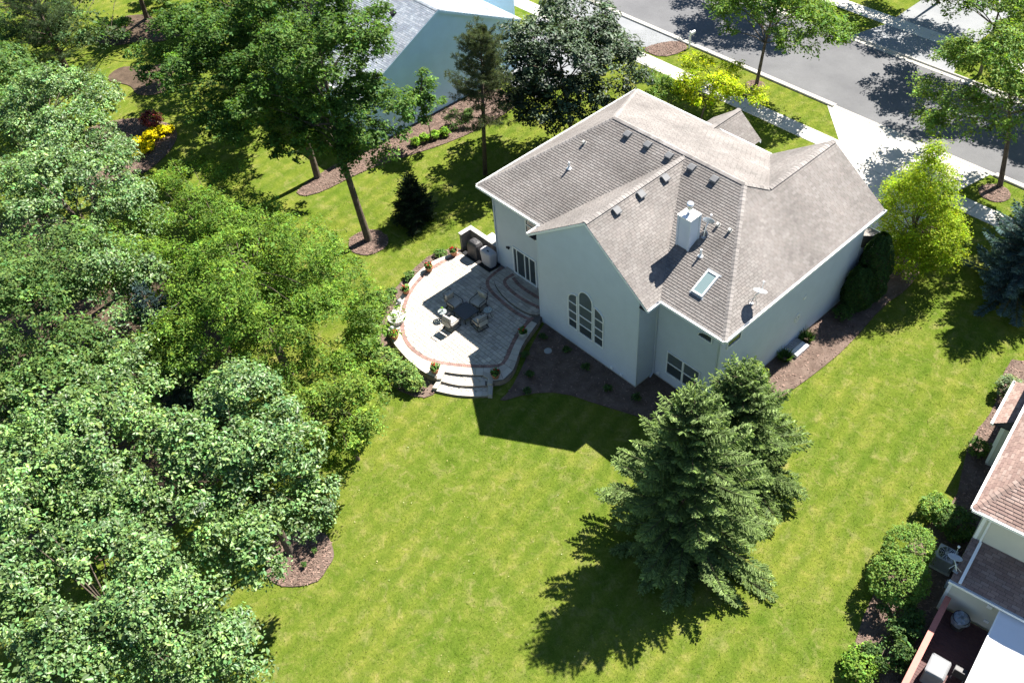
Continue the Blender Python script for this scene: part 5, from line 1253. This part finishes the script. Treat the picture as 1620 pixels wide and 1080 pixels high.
broadleaf('oak_tree', 'dense dark tree at the top edge left of the blue house', (-36.5, 6.5, 0), [((-36.5, 6.5, 8.0), (3.4, 3.2, 2.8)), ((-39.5, 8.5, 8.2), (3.0, 3.0, 2.6)), ((-34.2, 3.6, 8.4), (2.6, 2.4, 2.2))], 560, 24, .21, (.05, .095, .022), 161, tr=.22, cr=.5)
broadleaf('oak_tree', 'dense dark tree between the corner pine and the lawn gap', (-51.5, -7.5, 0), [((-51.5, -7.5, 5.8), (3.2, 3.0, 2.4)), ((-55.0, -5.0, 6.0), (3.0, 3.0, 2.4)), ((-53.0, -10.2, 6.4), (3.0, 2.8, 2.4))], 480, 24, .22, (.06, .11, .03), 162, tr=.2, cr=.5)
broadleaf('oak_tree', 'dark tree at the top edge above the lawn gap', (-54.0, 9.5, 0), [((-50.5, 6.6, 6.8), (3.0, 2.8, 2.4)), ((-54.0, 9.5, 7.2), (3.4, 3.2, 2.6)), ((-46.5, 8.4, 7.6), (3.0, 2.8, 2.4))], 460, 22, .24, (.05, .09, .026), 163, tr=.2, cr=.55)
broadleaf('young_tree', 'slim young maple against the blue house wall', (-24.6, 7.1, 0), [((-24.6, 6.9, 3.3), (1.35, 1.25, 1.2)), ((-24.5, 7.2, 4.7), (.75, .7, .9)), ((-24.4, 6.0, 2.7), (.9, .8, .7))], 190, 20, .17, (.085, .16, .035), 64, tr=.06, cr=.32, limbs=16)
m_ = leaf_mat('leaf_dark_gloss', .55, .34, .2, (1.3, 1.3, .6)); M['leaf_dark'] = m_
broadleaf('dark_maple', 'round dark leaved maple with pale shine behind the house', (-17.5, 14.1, 0), [((-17.5, 13.9, 6.2), (4.2, 3.9, 3.1)), ((-19.3, 16.1, 6.8), (3.0, 2.8, 2.4)), ((-15.1, 15.3, 5.6), (2.9, 2.7, 2.3)), ((-17.3, 11.1, 4.6), (2.9, 2.3, 1.9)), ((-20.1, 12.1, 5.2), (2.6, 2.4, 2.2)), ((-16.5, 11.5, 3.2), (2.4, 1.8, 1.3)), ((-18.9, 11.1, 3.4), (2.2, 1.8, 1.3)), ((-14.3, 13.1, 4.0), (2.0, 1.8, 1.6)), ((-17.9, 12.4, 8.2), (2.8, 2.6, 2.0))],  # topmost crown blob added to throw deeper shade left of the house
          1350, 26, .22, G_DRK, 65, mat='leaf_dark', tr=.22, cr=.48, hv=.08, low=-.9)
broadleaf('lime_tree', 'small bright yellow green tree on the street side of the house', (-12.0, 21.2, 0), [((-11.5, 21.6, 3.7), (2.4, 2.1, 2.0)), ((-9.8, 22.4, 3.0), (1.7, 1.5, 1.5)), ((-12.6, 21.0, 2.6), (1.7, 1.5, 1.4))], 460, 26, .14, (.27, .33, .008), 66, mat='leaf_pale', tr=.09, cr=.36, limbs=22)
shrub('large_shrub', 'mid green rounded shrub left of the bright yellow green tree', (-13.9, 19.9, 0), [((-13.9, 19.9, 2.2), (1.9, 1.7, 1.8)), ((-14.8, 20.6, 1.8), (1.4, 1.3, 1.3))], 300, 22, .13, (.10, .17, .03), 67, cr=.3)
broadleaf('street_tree', 'street tree with a visible trunk on the verge before the kerb', (-12.25, 28.1, 0), [((-11.6, 28.3, 6.0), (3.3, 3.0, 2.4)), ((-14.2, 28.0, 5.2), (2.5, 2.2, 1.9)), ((-8.9, 28.6, 5.2), (2.5, 2.2, 1.7)), ((-12.0, 27.6, 8.0), (2.4, 2.2, 1.7))], 780, 26, .18, (.095, .165, .028), 68, tr=.16, cr=.5)
broadleaf('street_tree', 'big spreading street tree over the kerb at the right edge', (6.35, 28.6, 0), [((5.2, 28.4, 7.6), (4.0, 3.8, 2.8)), ((1.2, 28.5, 4.0), (2.5, 2.1, 1.4)), ((3.2, 31.2, 6.8), (3.2, 3.0, 2.2)), ((8.8, 29.4, 7.4), (3.4, 3.4, 2.6)), ((4.2, 25.6, 5.4), (2.6, 2.2, 1.6)), ((1.0, 31.2, 5.6), (2.4, 2.2, 1.5)), ((4.0, 31.8, 9.2), (3.4, 3.2, 2.2)), ((7.0, 27.0, 9.0), (3.2, 3.0, 2.2))], 1900, 26, .17, (.11, .175, .036), 69, tr=.2, cr=.5, limbs=50)
for i, (x, y, t) in enumerate(((-1.2, 39.9, 'leafy tree across the street at the top right corner'), (-19.0, 39.9, 'leafy tree across the street shading its upper left end'), (7.0, 41.0, 'leafy tree across the street beyond the right edge'), (-9.0, 47.5, 'leafy tree on the far lawn beyond the far pavement'))):
    broadleaf('street_tree', t, (x, y, 0), [((x, y, 6.8), (4.0, 3.6, 2.8)), ((x-3.0, y-.8, 5.6), (2.9, 2.6, 1.9)), ((x+3.0, y-.5, 5.8), (2.9, 2.6, 1.9))], 640, 24, .2, (.085, .15, .026), 70+i, tr=.16, cr=.55)
broadleaf('birch_tree', 'airy lime green tree at the right front corner of the house', (6.1, 17.4, 0), [((6.2, 17.4, 3.8), (2.6, 2.4, 2.5)), ((6.6, 16.4, 2.4), (1.8, 1.4, 1.4)), ((6.2, 17.5, 6.2), (1.5, 1.4, 1.7)), ((6.1, 17.2, 8.2), (.55, .55, 1.0)), ((7.6, 17.6, 2.8), (1.7, 1.6, 1.5)), ((5.0, 18.2, 4.4), (1.5, 1.4, 1.6))], 1500, 30, .11, G_LIM, 75, mat='leaf_pale', shell=(.35, 1.0), billow=False, low=-.8, tr=.1, cr=.36, limbs=40, aspect=.5)
# clipped and loose shrubs
def arbor(label, base, h, r_, seed):
    rng = np.random.default_rng(seed); b0 = np.array(base, float); root = empty('arborvitae', tuple(base), label=label, cat='shrub'); n = 9000
    z = rng.random(n)**.85; az = rng.uniform(0, 2*pi, n); prof = r_*np.minimum(1, .62+z*1.6)*np.sqrt(np.clip(1-((z-.18).clip(0)/.84)**2.4, 0, 1)); lump = 1+.10*np.sin(az*5+z*9)+.07*np.sin(az*9-z*17)
    rr_ = prof*lump*(.86+.16*rng.random(n)); P = np.stack([rr_*np.cos(az), rr_*np.sin(az), .1+z*h], 1); Nn = unit(np.stack([np.cos(az), np.sin(az), .5+.5*z], 1)+rng.normal(size=(n, 3))*.35)
    V, F, c = leaf_arrays(P, Nn, .13*np.exp(rng.normal(0, .2, n)), palette(n, rng, (.042, .085, .020), .12, .25), rng, .5); link_mesh('foliage', mesh_np('foliage', V, F, c), M['leaf'], root)
    mb = MB(); mb.tube([(0, 0, 0), (0, 0, h*.8)], [.07, .02], 7); mb.build('stem', M['bark'], root, local=True)
    mb = MB(); mb.lathe([(0.01, .1), (r_*.6, .3), (r_*.8, h*.3), (r_*.66, h*.65), (r_*.3, h*.9), (.01, h*.95)], n=14); mb.build('inner_twigs', M['bark'], root, local=True, smooth=True)
arbor('tall dark columnar arborvitae against the side wall by the garage', (6.05, 14.0, 0), 4.7, .92, 81); arbor('shorter dark arborvitae in front of the tall columnar one', (5.95, 13.0, 0), 3.0, .85, 82)
GRN = (.085, .145, .030)
shrub('ball_shrub', 'small round green shrub on the mulch beside the dark arborvitae', (5.98, 11.75, 0), [((5.98, 11.75, .45), (.56, .56, .46))], 110, 18, .075, (.06, .115, .03), 83, cr=.12, low=-.3)
for (x, y), t, sd_ in (((5.55, 9.05), 'strappy green clump beyond the white window well', 84), ((5.6, 7.05), 'strappy green clump on the near side of the window well', 85)):
    root = empty('daylily', (x, y, .04), label=t, cat='plant', group='strappy plants by the window well'); rng = np.random.default_rng(sd_); n = 260
    az = rng.uniform(0, 2*pi, n); A = np.stack([.12*np.cos(az), .12*np.sin(az), np.full(n, .02)], 1); B = A+np.stack([.42*np.cos(az), .42*np.sin(az), rng.uniform(.2, .7, n)], 1)*rng.uniform(.5, 1.05, (n, 1))
    V, F, c = blade_arrays(A, B, np.full(n, .022), palette(n, rng, (.065, .13, .03), .1, .25), rng, False); link_mesh('leaves', mesh_np('leaves', V, F, c), M['leaf'], root)
shrub('gold_shrub', 'yellow green upright shrub between the spruces and the side wall', (5.95, 3.7, 0), [((5.95, 3.7, 1.0), (.7, .7, 1.0)), ((5.95, 3.7, 2.1), (.4, .4, .6))], 150, 18, .09, (.15, .22, .025), 86, cr=.2)
shrub('patio_shrub', 'bushy light green shrub on the mulch below the patio wall, left of the steps', (-8.3, -8.55, 0), [((-8.1, -8.4, .55), (1.0, .7, .6)), ((-9.4, -8.5, .6), (.95, .75, .65)), ((-7.3, -8.35, .4), (.6, .5, .4))], 330, 18, .13, (.13, .20, .05), 87, cr=.2, mat='leaf_pale')
shrub('patio_shrub', 'bushy green shrub against the left rim of the patio', (-12.6, -7.7, 0), [((-12.5, -7.6, .7), (1.0, .8, .75)), ((-13.6, -6.2, .6), (.7, .9, .6)), ((-11.2, -8.4, .6), (.9, .6, .6))], 330, 18, .14, (.12, .19, .05), 88, cr=.2, mat='leaf_pale')
for i, (x, y, t) in enumerate(((-14.35, -3.0, 'low green plant on mulch outside the rim, between the second and third pot'), (-14.6, -.4, 'low leafy plant on mulch near the grill wall end'), (-14.0, -4.7, 'low green plant on mulch beside the third pot'))):
    shrub('bed_plant', t, (x, y, 0), [((x, y, .2), (.42, .38, .22))], 46, 14, .1, (.085, .15, .035), 90+i, cr=.12, cat='plant', stems=3)
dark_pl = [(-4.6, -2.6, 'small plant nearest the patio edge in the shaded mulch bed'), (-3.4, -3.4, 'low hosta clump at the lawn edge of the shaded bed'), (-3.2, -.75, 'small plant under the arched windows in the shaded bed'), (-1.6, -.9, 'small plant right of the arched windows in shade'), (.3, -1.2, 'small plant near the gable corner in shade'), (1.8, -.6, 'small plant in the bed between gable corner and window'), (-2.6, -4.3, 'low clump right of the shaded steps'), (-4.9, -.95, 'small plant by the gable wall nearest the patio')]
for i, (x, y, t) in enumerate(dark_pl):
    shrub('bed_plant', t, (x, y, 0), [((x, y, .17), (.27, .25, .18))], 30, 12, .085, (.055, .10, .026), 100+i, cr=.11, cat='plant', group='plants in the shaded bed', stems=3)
for i, (x, y, t) in enumerate(((-3.3, -17.75, 'tiny dark conifer sprig at the top of the round mulch bed'), (-2.6, -18.1, 'tiny dark conifer sprig in the middle of the round mulch bed'), (-2.35, -18.85, 'tiny dark conifer sprig at the bottom of the round mulch bed'))):
    shrub('dwarf_plant', t, (x, y, .03), [((x, y, .16), (.16, .16, .16))], 22, 12, .07, (.05, .10, .02), 110+i, cr=.06, cat='plant', stems=2)
# by the blue house
for i, (x, y) in enumerate(((-25.1, 6.0), (-25.0, 6.75), (-24.75, 7.5), (-24.5, 8.2))):
    shrub('hydrangea', ['bright green low plant at the left end of the blue house bed', 'bright green low plant, second along the blue house bed', 'bright green low plant, third along the blue house bed', 'bright green low plant at the right end of the row by the blue house'][i], (x, y, 0), [((x, y, .3), (.36, .36, .3))], 50, 14, .13, (.15, .26, .025), 115+i, cr=.13, cat='plant', stems=3, mat='leaf_pale', group='bright plants along the blue house')
shrub('yew_shrub', 'low dark clipped yew at the base of the blue house', (-24.6, 10.1, 0), [((-24.6, 10.1, .55), (.9, 1.2, .55))], 200, 16, .09, (.055, .10, .024), 120, cr=.16)
# flower bed upper left
shrub('yellow_groundcover', 'vivid yellow low flowering mound, upper left bed', (-40.2, -7.2, 0), [((-40.1, -7.0, .2), (1.5, 1.3, .3)), ((-39.6, -8.0, .2), (1.1, 1.0, .3)), ((-40.6, -5.9, .2), (1.2, 1.1, .3))], 700, 22, .12, (.66, .58, .008), 121, cr=.14, mat='leaf_pale', hv=.04, vv=.12, cv=.08, low=-.2)
shrub('red_maple_shrub', 'small dark red leaved shrub behind the yellow mound', (-41.4, -6.0, 0), [((-41.4, -6.0, .9), (.75, .7, .6))], 120, 16, .12, (.16, .04, .045), 122, cr=.2)
shrub('ball_shrub', 'round olive green shrub beside the yellow mound', (-39.9, -9.1, 0), [((-39.9, -9.1, .65), (.95, .95, .7))], 220, 16, .09, (.07, .11, .03), 123, cr=.16, low=-.3)
shrub('bed_plant', 'bright green shrub at the top left lawn gap', (-56.5, -1.6, 0), [((-56.5, -1.6, 1.0), (1.6, 1.4, .9))], 150, 16, .18, (.12, .20, .04), 124, cr=.3)
shrub('bed_plant', 'bright green bush in the top left corner behind the lawn gap', (-60.5, 5.0, 0), [((-60, 4.6, 1.2), (2.0, 1.6, 1.1))], 160, 16, .2, (.12, .19, .05), 125, cr=.32)
# hedge and shrubs at the tan house
shrub('hedge_shrub', 'big light green hedge shrub beside the air conditioner', (16.9, -.4, 0), [((16.6, .6, 1.2), (1.0, 1.2, .95)), ((17.1, -1.0, 1.25), (1.15, 1.3, 1.0))], 1000, 18, .085, (.125, .205, .04), 130, cr=.15, mat='leaf_pale', low=-.5, billow=False, shell=(.86, 1.0), cv=.12)
shrub('hedge_shrub', 'dark shaded hedge along the red deck rail', (18.1, -2.6, 0), [((18.1, -2.2, .8), (.9, 1.2, .8)), ((18.5, -3.8, .7), (.8, 1.1, .7))], 330, 16, .12, (.06, .11, .028), 131, cr=.2)
shrub('ball_shrub', 'round light green shrub at the corner of the hedge, lawn side', (16.3, 3.7, 0), [((16.3, 3.7, .65), (.75, .75, .6))], 170, 16, .1, (.13, .21, .045), 132, cr=.16, mat='leaf_pale', low=-.3)
shrub('ball_shrub', 'round dark shaded shrub tucked against the tan house', (17.35, 3.5, 0), [((17.35, 3.5, .75), (.85, .85, .75))], 190, 16, .1, (.07, .125, .03), 133, cr=.16, low=-.3)
shrub('ball_shrub', 'small round green shrub alone below the bay window', (15.85, 8.4, 0), [((15.85, 8.4, .45), (.52, .52, .42))], 110, 16, .08, (.10, .17, .035), 134, cr=.12, low=-.3)
shrub('ball_shrub', 'pale grey green round shrub beside the bay roof', (15.15, 12.8, 0), [((15.15, 12.8, .6), (.75, .7, .55))], 150, 16, .1, (.16, .215, .12), 135, cr=.16, low=-.3)
shrub('ball_shrub', 'light green shrub at the very right edge above the bay', (16.0, 16.4, 0), [((16.0, 16.4, .7), (.8, .8, .7))], 120, 16, .12, (.13, .2, .05), 136, cr=.2)
shrub('hedge_shrub', 'bright green low shrub at the bottom by the red rail', (18.35, -4.9, 0), [((18.1, -5.0, .45), (.75, .9, .45))], 170, 16, .12, (.13, .22, .03), 137, cr=.17, mat='leaf_pale')

# ------------------------------------------------------------------ grass blades and fallen leaves over the lawn in view
rng = np.random.default_rng(9); n = 240000
X_ = rng.uniform(-24, 20, n); Y_ = rng.uniform(-26, 30, n)
keep = ~((X_ > -11.3) & (X_ < 5.2) & (Y_ > 0) & (Y_ < 16.2)) & ~((X_ > -4.2) & (X_ < 5.0) & (Y_ > 14) & (Y_ < 30)) & ~((Y_ > 24.6) & (Y_ < 26.3)) & (Y_ < 29.1)
polys = [outline, s2+[(-4.8, -5.0), (-6.8, -6.6)]] + [p for p, _ in BEDS['all']]
for p in polys:
    pa = np.array(p); bb = (X_ > pa[:, 0].min()) & (X_ < pa[:, 0].max()) & (Y_ > pa[:, 1].min()) & (Y_ < pa[:, 1].max()) & keep
    ii = np.nonzero(bb)[0]
    ins = np.zeros(len(ii), bool); xi, yi = X_[ii], Y_[ii]; m_ = len(pa)
    for a in range(m_):
        x1, y1 = pa[a]; x2, y2 = pa[(a+1) % m_]
        if y1 == y2: continue
        cr_ = ((y1 > yi) != (y2 > yi)) & (xi < (x2-x1)*(yi-y1)/(y2-y1)+x1); ins ^= cr_
    keep[ii[ins]] = False
X_, Y_ = X_[keep], Y_[keep]; n = len(X_)
A = np.stack([X_, Y_, np.full(n, -.005)], 1); az = rng.uniform(0, 2*pi, n); hh = rng.uniform(.03, .075, n)
T_ = A+np.stack([np.cos(az)*hh*.8, np.sin(az)*hh*.8, hh], 1); sd2 = np.stack([-np.sin(az), np.cos(az), np.zeros(n)], 1)*.012
V = np.stack([A-sd2, A+sd2, T_], 1).reshape(-1, 3); F = np.arange(n*3).reshape(-1, 3)
pt_ = np.sin(X_*.9+1.3*np.sin(Y_*.7))*np.sin(Y_*.8+1.1*np.sin(X_*.6)); base = np.array([[.098, .135, .021]])*(1+.15*pt_[:, None])+np.array([[.07, .035, .02]])*np.clip(pt_[:, None], 0, 1)
c = base*np.exp(rng.normal(0, .28, (n, 1)))
me = mesh_np('grass', V, F, np.repeat(c, 3, 0)); gr = link_mesh('grass', me, M['leaf']); tag(gr, 'short mown grass blades covering the lawn', 'grass', kind='stuff')
n = 70; P = np.stack([rng.uniform(-10, 12, n), rng.uniform(-18, -7, n), np.full(n, .05)], 1); P[:, 1] += (P[:, 0] < -6)*2
V, F, c = leaf_arrays(P, unit(np.array([[0, 0, 1.]])+rng.normal(size=(n, 3))*.25), rng.uniform(.04, .09, n), palette(n, rng, (.48, .46, .26), .1, .2), rng, .7)
tag(link_mesh('fallen_leaves', mesh_np('fallen_leaves', V, F, c), M['leaf']), 'pale fallen leaves strewn over the lawn', 'leaves', kind='stuff')
